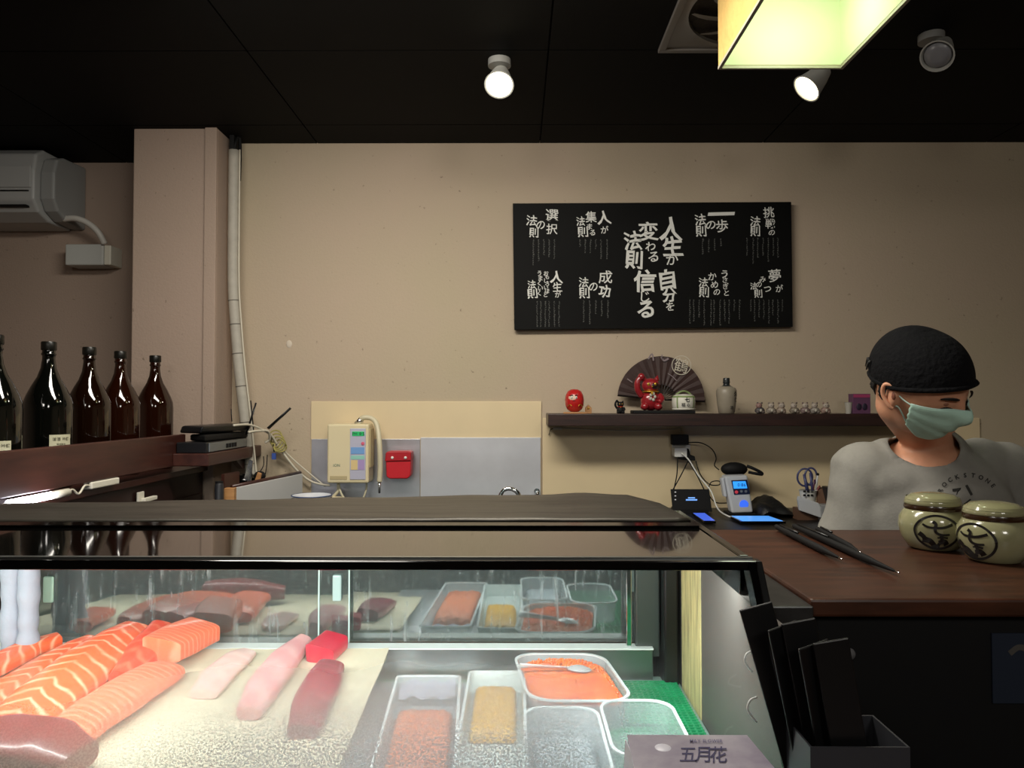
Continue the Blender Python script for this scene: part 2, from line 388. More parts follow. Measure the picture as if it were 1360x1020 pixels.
MB().box((b.x+.001, 3.165, a.z+.002), (b.x+.03, YL-.001, b.z-.004)).build('end_cap', M_OFFW, t, bevel=.004)

# wrapped pipe run up the column corner
M_TAPE = mat('wrapped_pipe', 'a9a498', .6, noise=.08, nscale=30)
pts = spline([W(311, 200, 2.93), W(310, 300, 2.93), W(310, 380, 2.93), W(313, 430, 2.93), W(318, 490, 2.93), W(326, 560, 2.93), W(334, 640, 2.93), W(336, 690, 2.93)], 6)
t = thing('wrapped_pipe', W(336, 690, 2.93), 'tape-wrapped pale pipe bundle running down the corner right of the column', 'pipe')
MB().tube(pts, .021, 14).build('pipe', M_TAPE, t, True)
for k in range(14, len(pts)-1, 4):
    MB().tube([pts[k], pts[k]+(pts[k+1]-pts[k]).normalized()*.004], .0222, 14).build('tape_band', mat('tape_edge', '77736a', .7), t, True)
MB().tube([p+Vector((.026, -.01, 0)) for p in pts], .0035, 6).build('side_cable', mat('pale_cable', 'c8c2b0', .5), t, True)
MB().tube(spline([W(311, 202, 2.93), W(313, 190, 2.93), W(318, 182, 2.95), W(319, 205, 2.95), W(318, 240, 2.95)], 5), .006, 8).build('black_cable', M_BLKM, t, True)
MB().box(tuple(W(304, 200, 2.92)), tuple(W(318, 182, 2.98))).build('pipe_cap', M_BLKM, t, bevel=.003)

# ------------------------------------------------------------------ left bottle shelf with bottles
XF = -1.14
hb = .235
z_b = ZC-hb
t = thing('bottle_shelf', (-1.3, 2.0, z_b-.03), 'dark reddish wooden shelf with a raised front board, holding the brown bottles at the left', 'shelf')
MB().box((-1.455, .9, z_b-.02), (XF-.021, 2.845, z_b)).build('shelf_board', M_RWOOD, t, bevel=.002)
MB().box((XF-.02, .9, ZC-.213), (XF, 2.60, ZC-.108)).build('front_board', M_RWOOD, t, bevel=.003)
# cabinet beneath
t = thing('wall_cabinet', (-1.3, 1.9, 0), 'dark brown wooden cabinet under the bottle shelf at the left', 'cabinet')
MB().box((-1.445, .9, 0), (XF-.035, 2.83, z_b-.021)).build('body', M_WPANEL, t, bevel=.002)
MB().box((XF-.034, 1.55, 0), (XF-.028, 2.2, z_b-.1)).build('side_panel', M_WPANEL, t, bevel=.001)
MB().box((XF-.034, 2.21, 0), (XF-.028, 2.80, z_b-.1)).build('side_panel', M_WPANEL, t, bevel=.001)
BP = [(0, .001), (0, .0528), (.004, .0535), (.215, .0535), (.235, .052), (.255, .046), (.28, .036), (.305, .025), (.33, .0175), (.355, .0145), (.365, .0145), (.367, .0165), (.371, .0165), (.373, .0148), (.385, .0152), (.387, .0162), (.398, .0162), (.399, .0145)]
def glassmat(name, c, dens):
    return mat(name, c, .06, spec=.8, coat=1.0)
def bottle(x, Y, matn, lab, label_on=None, sc=1.0):
    t = thing('sake_bottle', (x, Y, z_b), lab, 'bottle', 'large bottles on the left shelf')
    m = MB().lathe([(max(.001, r*sc*(1.16 if z < .3 else 1.12)), z*sc) for z, r in BP], (x, Y, z_b+.001), 40); m.build('glass_body', matn, t, True, auto=60)
    m = MB().lathe([(.0185*sc, .381*sc), (.0195*sc, .383*sc), (.0195*sc, .402*sc), (.018*sc, .405*sc), (.001, .4055*sc)], (x, Y, z_b), 28); m.build('cap', mat('bottle_cap', '14130f', .35, .3), t, True, auto=50)
    if label_on:
        a0, a1, z0, z1 = label_on; m = MB(); n = 14; vs = []
        for k in range(n+1):
            a = a0+(a1-a0)*k/n
            for z in (z0, z1): vs.append((x+math.cos(a)*.0630*sc, Y+math.sin(a)*.0630*sc, z_b+z))
        m.add(vs, [(2*k, 2*k+2, 2*k+3, 2*k+1) for k in range(n)]); lb = m.build('paper_label', mat('paper_label', 'b9b79a', .7), t, True)
        mm = MB(); am = (a0+a1)/2; R_ = .0636*sc
        def fn(u, v): a = am+u/R_; return Vector((x+math.cos(a)*R_, Y+math.sin(a)*R_, z_b+v))
        for q, (s_, z) in enumerate((('清酒 吟醸', z1-.012), ('特別純米', z1-.026), ('1800ml', z1-.038))):
            if z > z0+.003: line_text(mm, s_, fn, 0, z, .010 if q == 0 else .006, .01)
        mm.build('label_print', mat('label_ink', '4b4a38', .7), lb)
    return t
MG_D = mat('bottle_black_glass', '060705', .07, coat=.5)
MG_B = mat('bottle_brown_glass', '120602', .07, coat=.5)
MG_B2 = mat('bottle_amber_glass', '1d0903', .07, coat=.5)
bx = -1.30
bottle(bx, 1.87, MG_D, 'dark green-black bottle cut off at the left edge of the picture', (-1.15, -.35, .09, .142))
bottle(bx, 2.087, MG_D, 'black bottle with a small pale paper label low on its right side', (-.95, .0, .09, .148))
bottle(bx-.002, 2.29, MG_B, 'dark brown unlabelled bottle, third from the left edge')
bottle(bx-.004, 2.475, MG_B2, 'brown bottle second from the column end of the row')
bottle(bx+.003, 2.70, MG_B2, 'amber brown bottle at the column end of the row')

# lamp tube under the shelf front
o = thing('under_shelf_lamp', W(50, 665, 1.72), 'short lit white tube lamp fixed under the bottle shelf', 'lamp')
p0, p1 = W(14, 666, 1.62), W(62, 655, 1.86)
p0 = Vector((XF-.005, 1.70, ZC-.228)); p1 = Vector((XF-.005, 1.855, ZC-.228))
MB().tube([p0, p1], .009, 12).build('tube', mat('tube_glow', 'ffffff', .4, emit='f4f0ff', es=22), o, True)
MB().tube([p1, p1+Vector((0, .07, 0))], .010, 12).build('holder', M_OFFW, o, True)
l = bpy.data.lights.new('tube_lamp', 'POINT'); l.energy = .5; l.color = (.95, .93, 1); l.shadow_soft_size = .03
lo = bpy.data.objects.new('tube_lamp', l); COL.objects.link(lo); lo.location = p0+Vector((.03, .1, -.02))
m = MB().tube(spline([p1+Vector((0, .07, 0)), p1+Vector((0, .09, .004)), p1+Vector((.002, .115, -.010)), p1+Vector((.002, .14, .008)), (XF-.005, 2.02, ZC-.222)], 5), .003, 6)
m.build('cable', mat('pale_cable', 'c8c2b0', .5), o, True)
MB().tube([p0, p0-Vector((0, .3, .0))], .003, 6).build('cable', mat('pale_cable', 'c8c2b0', .5), o, True)
m = MB().box((XF-.020, 2.02, ZC-.232), (XF+.004, 2.16, ZC-.2135)); o = m.build('power_strip', M_OFFW, bevel=.003); tag(o, 'small white power strip fixed under the bottle shelf', 'power strip')
o = thing('door_catch', (XF-.02, 2.34, ZC-.3), 'small white plastic catch on the dark cabinet side', 'catch')
MB().box((XF-.028, 2.32, ZC-.315), (XF-.02, 2.355, ZC-.276)).build('plate', M_OFFW, o, bevel=.002)
MB().box((XF-.020, 2.33, ZC-.308), (XF-.005, 2.41, ZC-.296)).build('lever', M_OFFW, o, bevel=.002)

# router shelf
hs = .169; zs = ZC-hs
t = thing('router_shelf', (-1.05, 2.75, zs-.04), 'short reddish wooden corner shelf carrying the routers', 'shelf')
MB().box((XF-.0, 2.50, zs-.042), (-1.02, YB-.001, zs)).build('shelf_board', M_RWOOD, t, bevel=.003)
MB().prism([(-1.05, YB-.001, zs-.042), (-1.05, YB-.001, zs-.085), (-1.05, YB-.12, zs-.085), (-1.05, YB-.2, zs-.042)], (-.02, 0, 0)).build('bracket', M_RWOOD, t)
M_RT = mat('router_black', '0f1013', .35)
t = thing('network_switch', (-1.09, 2.62, zs), 'flat black network box with a grey metal port panel, lowest on the corner shelf', 'network device')
MB().box((-1.137, 2.52, zs), (-1.035, 2.90, zs+.036)).build('body', M_RT, t, bevel=.003)
MB().box((-1.035, 2.535, zs+.003), (-1.031, 2.89, zs+.033)).build('port_panel', mat('port_metal', '8c9296', .4, .7), t, bevel=.001)
for k in range(4):
    MB().box((-1.0312, 2.68+k*.026, zs+.009), (-1.029, 2.698+k*.026, zs+.024)).build('port', M_BLKM, t)
t = thing('wifi_router', (-1.09, 2.66, zs+.037), 'black router with four antennas lying on top of the network box', 'router')
MB().prism([(-1.13, 2.61, zs+.0375), (-1.05, 2.54, zs+.0375), (-1.03, 2.90, zs+.0375), (-1.13, 2.90, zs+.0375)], (0, 0, .022)).build('lower_body', M_BLKM, t, bevel=.006)
MB().prism([(-1.17, 2.61, zs+.064), (-1.07, 2.55, zs+.064), (-1.02, 2.89, zs+.064), (-1.13, 2.90, zs+.064)], (.01, .0, .026)).build('upper_body', M_RT, t, bevel=.009, seg=3)
def an(x0, y0, x1, y1, Y, r=.006): MB().tube([W(x0, y0, Y), W(x1, y1, Y)], [r, r*.8], 8, flat=.6).build('antenna', M_RT, t, True)
an(327, 577, 340, 535, 2.86); an(356, 569, 386, 542, 2.9, .007); an(337, 575, 333, 532, 2.92, .004); an(308, 560, 307, 543, 2.8, .003)
# cable coil and cables
t = thing('cable_bundle', W(365, 580, 2.96), 'tangled white and yellowish cables hanging off the corner shelf end', 'cables')
mw = mat('pale_cable', 'c8c2b0', .5); my = mat('yellow_cable', 'a39a55', .6)
for k in range(4):
    c = W(366+k*2, 583+k*3, 2.95); m = MB()
    m.tube([c+Vector((.024*math.cos(a)*1, .01*math.sin(2*a+k), .034*math.sin(a)*(1-.1*k))) for a in [2*math.pi*q/20 for q in range(21)]], .0028, 6); m.build('coil', my, t, True)
MB().tube(spline([W(310, 565, 2.72), W(330, 564, 2.8), W(345, 569, 2.86), W(360, 578, 2.93), W(368, 590, 2.96)], 5), .0045, 6).build('white_lead', mw, t, True)
MB().tube(spline([W(330, 574, 2.8), W(345, 572, 2.86), W(356, 573, 2.9), W(358, 583, 2.93), W(352, 588, 2.93)], 5), .005, 6).build('white_lead', mw, t, True)
MB().tube(spline([W(360, 578, 2.95), W(375, 600, 2.97), W(395, 625, 2.98), W(415, 640, 2.98), W(438, 645, 2.98)], 6), .0045, 6).build('long_lead', mw, t, True)
MB().tube(spline([W(362, 582, 2.96), W(385, 606, 2.985), W(410, 628, 2.985), W(432, 646, 2.985)], 6), .003, 6).build('long_lead', mw, t, True)
MB().tube([W(363, 590, 2.95), W(364, 600, 2.95)], .003, 6).build('black_lead', M_BLKM, t)
MB().box(tuple(W(362, 610, 2.95)), tuple(W(366, 602, 2.94))).build('blue_plug', mat('blue_plug', '35509a', .5), t)
MB().tube(spline([W(350, 606, 2.95), W(350, 618, 2.95), W(345, 627, 2.95)], 4), .002, 6).build('black_lead', M_BLKM, t)
MB().tube(spline([W(355, 604, 2.95), W(354, 620, 2.95), W(352, 632, 2.95)], 4), .002, 6).build('black_lead', M_BLKM, t)

# ------------------------------------------------------------------ back work counter along the wall
t = thing('back_counter', (.3, 2.75, 0), 'long low black work counter standing along the back wall', 'counter')
MB().box((-1.10, 2.42, ZC-.439), (1.9, YB-.015, ZC-.416)).build('worktop', mat('worktop_dark', '14110f', .4), t, bevel=.003)
MB().box((-1.08, 2.46, 0), (1.88, YB-.02, ZC-.4395)).build('body', M_BLKM, t, bevel=.003)
zw = ZC-.416

# knife rack / white board with wooden end
t = thing('knife_rack', W(350, 690, 2.72), 'pale grey sloping panel with a wooden end post, beside the dark cabinet', 'rack')
p = [W(312, 664, 2.55), W(312, 648, 2.55), W(402, 629, 2.93), W(402, 664, 2.93)]
p[0].z = zw; p[3].z = zw
MB().prism(p, (-.018, .004, 0)).build('panel', mat('rack_white', 'b9b9b8', .4), t, bevel=.002)
a = W(298, 664, 2.54); b = W(311.5, 648, 2.54)
MB().box((a.x, 2.535, zw), (b.x, 2.56, b.z)).build('end_post', M_LWOOD, t, bevel=.002)
pp = [W(312, 648, 2.552), W(402, 629, 2.932)]; MB().tube([pp[0]+Vector((-.01, 0, .004)), pp[1]+Vector((-.01, 0, .004))], .007, 8).build('top_strip', M_RWOOD, t, True)
p = [W(298, 650, 2.56), W(298, 630, 2.56), W(318, 626, 2.70), W(318, 645, 2.70)]
MB().prism(p, (-.012, .004, 0)).build('side_panel', M_RWOOD, t)
t = thing('utensil_pot', W(328, 650, 2.76), 'rounded black pot with a shiny steel blade standing in it, on the corner rack', 'pot')
c = W(325, 648, 2.82)
MB().lathe([(.03, -.10), (.04, -.06), (.048, 0), (.046, .03), (.035, .05), (.03, .05), (.03, .0), (.001, 0)], c, 24).build('pot', M_BLKG, t, True)
MB().prism([W(320, 648, 2.78), W(331, 610, 2.78), W(336, 612, 2.78), W(333, 640, 2.78), W(326, 646, 2.78)], (0, .006, 0)).build('blade', M_CHROME, t, bevel=.001)
MB().ball(W(345, 632, 2.80), (.022, .02, .018), 14, 10).build('black_handle', M_BLKM, t, True)
MB().prism([W(337, 641, 2.77), W(342, 627, 2.77), W(347, 629, 2.77), W(345, 640, 2.77)], (0, .01, 0)).build('wooden_handle', M_LWOOD, t, bevel=.002)
t = thing('black_canister', W(291, 664, 2.5), 'small dark canister at the right end of the dark cabinet', 'canister')
MB().lathe([(.001, 0), (.014, 0), (.014, .145), (.012, .15), (.001, .15)], Vector((W(291, 664, 2.5).x, 2.5, zw)), 18).build('body', mat('dark_grey', '25262a', .4), t, True, auto=40)
MB().lathe([(.001, .15), (.0125, .15), (.0125, .156), (.001, .157)], Vector((W(291, 664, 2.5).x, 2.5, zw)), 18).build('lid', M_BLKM, t, True, auto=40)

# stack of plates (lying on an upturned bowl stack on the work counter)
pc = W(414, 662, 2.72); pc.z = zw
for k in range(6):
    z = zw+.006+k*.0125
    rr = .072
    m = MB().lathe([(.001, 0), (.035, 0), (.04, .003), (rr-.006, .012), (rr, .014), (rr, .0165), (rr-.006, .0155), (.038, .006), (.001, .004)], (pc.x+random.uniform(-.002, .002), pc.y, z), 36)
    o = thing('plate', (pc.x, pc.y, z), 'white plate with a blue edge in the stack beside the cables, level %s' % ('top', 'second', 'third', 'fourth', 'fifth', 'lowest')[5-k], 'plate', 'plate stack')
    m.build('dish', mat('plate_white', 'd9dee6', .2), o, True)
    MB().lathe([(rr-.004, .0162), (rr+.0006, .0168), (rr+.0006, .0135), (rr-.001, .013)], (pc.x, pc.y, z), 36, cap=False).build('blue_edge', mat('plate_blue', '46597f', .25), o, True)

# water ioniser
yi = 2.90
t = thing('water_ioniser', W(465, 642, yi), 'cream wall-mounted water ioniser with green display and hose', 'water ioniser')
a = W(434, 642, yi); b = W(490, 563, yi)
MB().box((a.x, yi, a.z), (b.x, YB-.02, b.z)).build('body', M_CREAMP, t, bevel=.008, seg=3)
a2 = W(490.5, 641, yi); b2 = W(499, 562, yi)
m = MB()
for k in range(7): m.box((b.x, yi+.012+k*.011, a.z+.06), (b.x+.004, yi+.018+k*.011, b.z-.02))
m.build('side_vents', mat('cream_dark', 'b5a67f', .5), t)
MB().box(tuple(W(464.5, 637, yi-.003)), tuple(W(486, 569, yi))).build('control_panel', mat('panel_lilac', 'b4b4c6', .35), t, bevel=.002)
MB().box(tuple(W(467.5, 579, yi-.005)), tuple(W(484, 573, yi-.001))).build('display', mat('lcd_green', '1f8a50', .3, emit='2fbf6a', es=.4), t, bevel=.001)
mm = MB(); line_text(mm, 'pH 8.5', lambda u, v: W(476+u, 576-v, yi-.0055), 0, 0, 5.5, .01); mm.build('display_text', M_INK, t)
def dec(x0, y0, x1, y1, c, nm, poly=None):
    MB().box(tuple(W(x0, y1, yi-.0045)), tuple(W(x1, y0, yi-.0025))).build(nm, mat('dec_'+c, c, .5), t)
dec(466, 594, 484, 603, '6f9bd0', 'blue_sticker'); dec(466, 605, 484, 610, '8fc7b8', 'teal_sticker'); dec(466, 611, 475, 624, 'd8c08a', 'yellow_sticker'); dec(475.5, 611, 484, 624, 'a58fc0', 'purple_sticker')
MB().lathe([(.001, 0), (.0065, 0), (.0065, .003), (.001, .004)], W(482, 589, yi-.0025), 16, (0, -1, 0)).build('round_button', mat('pink_btn', 'd0607a', .4), t, True, auto=40)
MB().box(tuple(W(438, 637, yi-.002)), tuple(W(461, 632, yi))).build('lower_grille', mat('cream_dark', 'b5a67f', .5), t, bevel=.001)
mm = MB(); line_text(mm, 'ION', lambda u, v: W(447+u, 618-v, yi-.001), 0, 0, 5, .01); mm.build('badge_text', mat('badge_ink', '5d7a6a', .5), t)
MB().tube(spline([W(478, 562, 2.94), W(482, 555, 2.93), W(494, 556, 2.93), W(501, 566, 2.92), W(504, 590, 2.90), W(505, 620, 2.90), W(504, 640, 2.90)], 8), .010, 12).build('hose', mat('hose_cream', 'c9c1a4', .45), t, True)
MB().tube([W(504, 640, 2.9), W(504, 655, 2.9)], [.006, .004], 10).build('nozzle', M_CHROME, t, True)
MB().tube([W(474, 563, 2.94), W(480, 557, 2.93)], .012, 12).build('elbow', M_CHROME, t, True)
MB().tube(spline([W(449, 642, 2.94), W(449, 652, 2.94), W(443, 660, 2.94), W(444, 672, 2.94)], 5), .006, 8).build('lower_tube', mat('hose_cream', 'c9c1a4', .45), t, True)
MB().tube(spline([W(450, 642, 2.94), W(453, 655, 2.93), W(462, 668, 2.93)], 5), .004, 8).build('lower_tube', mat('hose_cream', 'c9c1a4', .45), t, True)
MB().tube(spline([W(487, 642, 2.94), W(486, 652, 2.94), W(480, 668, 2.94)], 5), .004, 8).build('lower_tube', mat('hose_cream', 'c9c1a4', .45), t, True)
MB().box(tuple(W(440, 663, 2.94)), tuple(W(455, 660, 2.92))).build('valve', M_CREAMP, t, bevel=.002)

# red box
yr = 2.93
t = thing('red_wall_box', W(528, 635, yr), 'small red plastic box with two snaps on the steel sheet', 'box')
MB().prism([W(512, 610, yr), W(513, 633, yr), W(517, 636, yr), W(541, 636, yr), W(545, 632, yr), W(546, 608, yr)], (0, .06, 0)).build('pouch', mat('red_plastic', 'c2202c', .4), t, bevel=.005, seg=3)
MB().prism([W(511, 613, yr-.006), W(512, 602, yr-.006), W(515, 599.5, yr-.006), W(543, 599, yr-.006), W(546, 601, yr-.006), W(546, 612, yr-.006)], (0, .07, 0)).build('lid', mat('red_plastic2', 'ab1b26', .4), t, bevel=.004, seg=3)
for px in (521, 538.5): MB().ball(W(px, 608, yr-.007), (.006, .004, .006), 12, 8).build('snap', M_WHITE, t, True)
# tap
t = thing('sink_tap', W(688, 664, 2.8), 'arched chrome tap peeking over the display case top', 'tap')
MB().tube(spline([W(664, 676, 2.8), W(664, 660, 2.8), W(669, 651, 2.8), W(677, 649, 2.8), W(686, 653, 2.8), W(690, 662, 2.8)]+[Vector((W(690, 662, 2.8).x, 2.8, zw))], 7), .008, 12).build('spout', M_CHROME, t, True)
MB().lathe([(.018, 0), (.018, .02), (.012, .03), (.001, .03)], (W(690, 662, 2.8).x, 2.8, zw), 20).build('base', M_CHROME, t, True, auto=40)
t = thing('wall_valve', W(712, 655, YB-.02), 'small steel valve stub at the right end of the steel sheet', 'valve')
MB().tube([W(713, 652, YB-.014), W(714, 656, YB-.06)], .006, 10).build('stub', M_CHROME, t, True)
MB().lathe([(.001, 0), (.011, 0), (.011, .006), (.001, .006)], W(713, 652, YB-.02), 14, (0, -1, 0)).build('flange', M_CHROME, t, True, auto=40)

# ------------------------------------------------------------------ menu board with brush lettering
ybd = 2.985
P4 = [W(681, 270, ybd), W(1051, 268, ybd), W(1053, 434, ybd), W(683, 438, ybd)]
t = thing('calligraphy_board', W(867, 438, ybd), 'wide black board with white Japanese brush lettering on the back wall', 'sign board')
MB().prism([P4[3], P4[2], P4[1], P4[0]], (0, .02, 0)).build('board', mat('board_black', '0a0a09', .6, noise=.3, nscale=3, spec=.12), t, bevel=.0015)
m = MB()
TXT = [('選',733,286,18),('択',733,304,15),('の',718,299,14),('法',706,293,15),('則',709,309,14),
 ('人',802,289,19),('が',803,305,11),('集',785,288,16),('ま',783,301,9),('る',787,309,9),('法',771,294,13),('則',774,308,15),
 ('人',891,304,33),('生',893,327,28),('が',893,344,17),('変',861,307,26),('わ',864,327,14),('る',868,341,16),('法',840,320,26),('則',842,345,26),
 ('自',886,371,28),('分',889,392,20),('を',890,407,13),('信',856,373,30),('じ',857,394,16),('る',858,411,26),
 ('一',958,284,34),('歩',959,300,18),('の',944,299,14),('法',930,292,16),('則',931,307,16),
 ('挑',1021,282,15),('戦',1023,297,14),('の',1025,309,9),('法',1003,294,14),('則',1003,307,15),
 ('人',739,368,17),('生',740,381,14),('が',741,391,9),('法',706,378,12),('則',707,390,14),
 ('成',804,368,18),('功',803,387,17),('の',788,381,14),('法',775,375,14),('則',776,389,16),
 ('う',962,364,12),('さ',963,372,8),('ぎ',964,380,9),('と',965,389,9),('か',946,367,12),('め',949,378,11),('の',952,388,10),('法',934,375,13),('則',935,388,15),
 ('夢',1029,366,18),('が',1035,383,11),('み',1013,371,9),('つ',1019,384,11),('の',1008,378,9),('法',1001,380,10),('則',1007,390,12)]
for c, (s_, x) in enumerate((('おもしろいほど', 726), ('うまくいく', 717))):
    for k, ch in enumerate(s_): TXT.append((ch, x+((k % 2)-.5)*1.5, 361+k*(33/len(s_))+2, 7 if c == 0 else 8))
FB = lambda dx: (lambda u, v: W(u, v, ybd-.0012))
random.seed(3)
BLK = {}
for ch, x, y, s_ in TXT:
    key = 'main' if 828 < x < 910 else (int(x > 755)+int(x > 870)+int(x > 985), y > 345)
    mb_ = BLK.setdefault(key, MB())
    dense = ch in '選択集挑戦夢成歩変がぎじ'
    put(mb_, ch, lambda u, v, x=x, y=y: W(x+u, y-v, ybd-.0012), 0, 0, s_*1.0, (.008 if s_ < 20 else .018) if dense else (.024 if s_ > 16 else .012), rot=random.uniform(-.09, .09), wob=.012 if dense else .03, sx=random.uniform(.95, 1.08))
for mb_ in BLK.values(): mb_.build('brush_lettering', mat('white_paint', 'dcdcd6', .6), t)
m = MB()
def cols(xs, y0, lens, top=0):
    for x, L_ in zip(xs, lens):
        y = y0
        while y < y0+L_:
            k = random.randint(0, 2)
            for q in range(2):
                dx = random.uniform(-.9, .5); wv = random.uniform(.7, 1.5); hh = random.uniform(.35, .6); yy = y+q*1.1
                m.add([W(x+dx, yy, ybd-.001), W(x+dx+wv, yy, ybd-.001), W(x+dx+wv, yy+hh, ybd-.001), W(x+dx, yy+hh, ybd-.001)], [(0, 1, 2, 3)])
            if k: m.add([W(x-.2, y, ybd-.001), W(x+.2, y, ybd-.001), W(x+.2, y+1.8, ybd-.001), W(x-.2, y+1.8, ybd-.001)], [(0, 1, 2, 3)])
            y += 2.7
cols((708, 715, 722, 729, 736), 318, (33, 27, 20, 22, 25)); cols((770, 777, 784, 791, 798, 806), 318, (10, 18, 18, 13, 25, 25))
cols((933, 941, 949, 957), 317, (20, 18, 14, 10)); cols((992, 1000, 1006, 1013, 1020, 1027, 1033), 316, (22, 34, 26, 22, 30, 22, 26))
cols((713, 718, 724, 729, 736, 742), 400, (33,)*6); cols((775, 783, 791, 799, 807), 399, (27, 32, 17, 20, 22))
cols((916, 921, 928, 935, 944, 948, 956, 962, 968, 975, 982), 398, (32, 29, 22, 33, 33, 30, 34, 29, 30, 15, 25)); cols((997, 1002, 1008, 1014, 1021, 1026, 1033, 1039), 398, (16, 28, 22, 26, 30, 20, 32, 15))
m.build('small_print', mat('grey_paint', '6d6d69', .7), t)['kind'] = 'stuff'

# ------------------------------------------------------------------ wall shelf and ornaments
YS = 2.82; zsh = ZC-.041
sxl = W(728, 549, YS).x
t = thing('wall_shelf', (1.0, 2.92, zsh-.046), 'long dark wooden floating shelf under the lettering board', 'shelf')
MB().box((sxl, YS, zsh-.046), (1.52, YB-.001, zsh)).build('shelf_board', M_DWOOD, t, bevel=.003)
MB().box(tuple(W(735, 571, YB-.03)), tuple(W(746, 567.5, YB-.008))).build('cable_clip', M_OFFW, t, bevel=.001)
MB().tube(spline([W(729, 578, YB-.015), W(731, 571, YB-.015), W(735, 569, YB-.015)], 4), .0015, 6).build('wire_end', M_BLKM, t, True)
MB().tube(spline([W(746, 569, YB-.012), W(800, 571, YB-.012), W(850, 572, YB-.012), W(895, 570, YB-.012), W(903, 568, YB-.012), W(904, 580, YB-.012)], 5), .0016, 6).build('cable', mat('pale_cable', 'c8c2b0', .5), t, True)
def on(px, Y): v = W(px, 545, Y); v.z = zsh; return v
def pxm(Y): return Y/F
# daruma
c = on(763, 2.88); k = pxm(2.88)
t = thing('daruma_doll', c, 'round red daruma doll with a pale face at the left end of the shelf', 'figurine')
MB().prism([(c.x-.045, c.y-.045, zsh), (c.x+.045, c.y-.045, zsh), (c.x+.04, c.y+.04, zsh), (c.x-.04, c.y+.04, zsh)], (0, 0, .006)).build('stand', M_LWOOD, t, bevel=.001)
dp = [(.001, 0), (.016, .001), (.028, .01), (.035, .026), (.037, .045), (.034, .064), (.027, .078), (.015, .086), (.001, .088)]
MB().lathe(dp, c+Vector((0, 0, .006)), 32).build('body', M_RED, t, True)
fc = c+Vector((-.004, -.012, .058))
MB().ball(fc, (.025, .0255, .023), 20, 12).build('face', mat('doll_face', 'd9b8a0', .5), t, True)
for s_ in (-1, 1):
    MB().ball(fc+Vector((s_*.008, -.0235, .003)), (.0045, .002, .005), 10, 6).build('eye', M_WHITE, t, True)
    MB().ball(fc+Vector((s_*.008, -.0255, .002)), (.0017, .001, .002), 8, 5).build('pupil', M_INK, t, True)
    MB().tube([fc+Vector((s_*.003, -.025, .010)), fc+Vector((s_*.009, -.0235, .013)), fc+Vector((s_*.016, -.018, .009))], .0016, 6).build('eyebrow', M_INK, t, True)
MB().tube([fc+Vector((-.005, -.0245, -.009)), fc+Vector((.005, -.0245, -.009))], .0012, 6).build('mouth', M_INK, t, True)
m = MB()
for s_ in (-1, 1): m.tube(spline([c+Vector((s_*.012, -.034, .028)), c+Vector((s_*.02, -.031, .035)), c+Vector((s_*.028, -.026, .026))], 4), .0013, 6)
m.build('gold_line', mat('gold', 'c9a13c', .3, .8), t, True)
# wooden plaque piece
c = on(781, 2.90)
t = thing('wooden_charm', c, 'small wooden charm leaning beside the red daruma doll', 'ornament')
MB().prism([(c.x-.012, c.y, zsh), (c.x+.014, c.y, zsh), (c.x+.014, c.y, zsh+.022), (c.x+.002, c.y, zsh+.034), (c.x-.010, c.y, zsh+.024)], (0, .012, 0)).build('plaque', M_LWOOD, t, bevel=.001)
MB().ball((c.x+.001, c.y-.001, zsh+.02), (.004, .002, .004), 8, 6).build('mark', mat('gold', 'c9a13c', .3, .8), t, True)
# lucky cat builder
def cat(c, s, mb, label, gold=False, name='cat_figurine'):
    t = thing(name, c, label, 'figurine'); c = Vector(c)
    V = lambda x, y, z: c+Vector((x, y, z))*s
    m = MB().ball(V(0, 0, .30), (.30*s, .26*s, .31*s), 24, 14)
    m.ball(V(-.2, -.16, .12), (.13*s, .16*s, .12*s), 16, 10).ball(V(.2, -.16, .12), (.13*s, .16*s, .12*s), 16, 10)
    m.build('body', mb, t, True)
    MB().ball(V(0, -.05, .74), (.27*s, .23*s, .22*s), 24, 14).build('head', mb, t, True)
    for q in (-1, 1): MB().lathe([(.10*s, 0), (.06*s, .08*s), (.005*s, .17*s)], V(q*.17, -.03, .88), 12, (q*.25, 0, 1)).build('ear', mb, t, True)
    MB().tube(spline([V(-.27, -.05, .42), V(-.40, -.10, .62), V(-.40, -.12, .86), V(-.30, -.12, .98)], 5), [.09*s]*10+[.08*s]*6, 12).ball(V(-.29, -.12, 1.0), .105*s, 14, 8).build('raised_arm', mb, t, True)
    MB().tube(spline([V(.26, -.08, .45), V(.30, -.2, .33), V(.20, -.28, .24)], 5), .085*s, 10).build('arm', mb, t, True)
    g = mat('gold', 'c9a13c', .3, .8)
    for q in (-1, 1): MB().ball(V(q*.10, -.265, .77), (.045*s, .02*s, .05*s), 10, 6).build('eye', g, t, True)
    MB().ball(V(0, -.285, .70), (.03*s, .02*s, .02*s), 10, 6).build('nose', g if gold else M_INK, t, True)
    MB().lathe([(.24*s, -.02*s), (.26*s, 0), (.24*s, .02*s)], V(0, -.03, .555), 24).build('collar', g if gold else M_RED, t, True)
    MB().ball(V(0, -.27, .50), .045*s, 10, 8).build('bell', g, t, True)
    return t
cat(on(824, 2.88), .048, M_BLKM, 'tiny black lucky cat between the daruma and the fan')
# stand with curved dark platform
c = on(876, 2.88); a = W(841, 545, 2.85); b = W(923, 545, 2.85)
o = MB().box((a.x, 2.84, zsh), (b.x, 2.93, zsh+.012)).box((a.x+.02, 2.85, zsh), (b.x-.02, 2.92, zsh+.006)).build('display_stand', M_BLKM, bevel=.003); tag(o, 'low black stand under the red cat and the small sake barrel', 'stand')
zst = zsh+.012+.0005
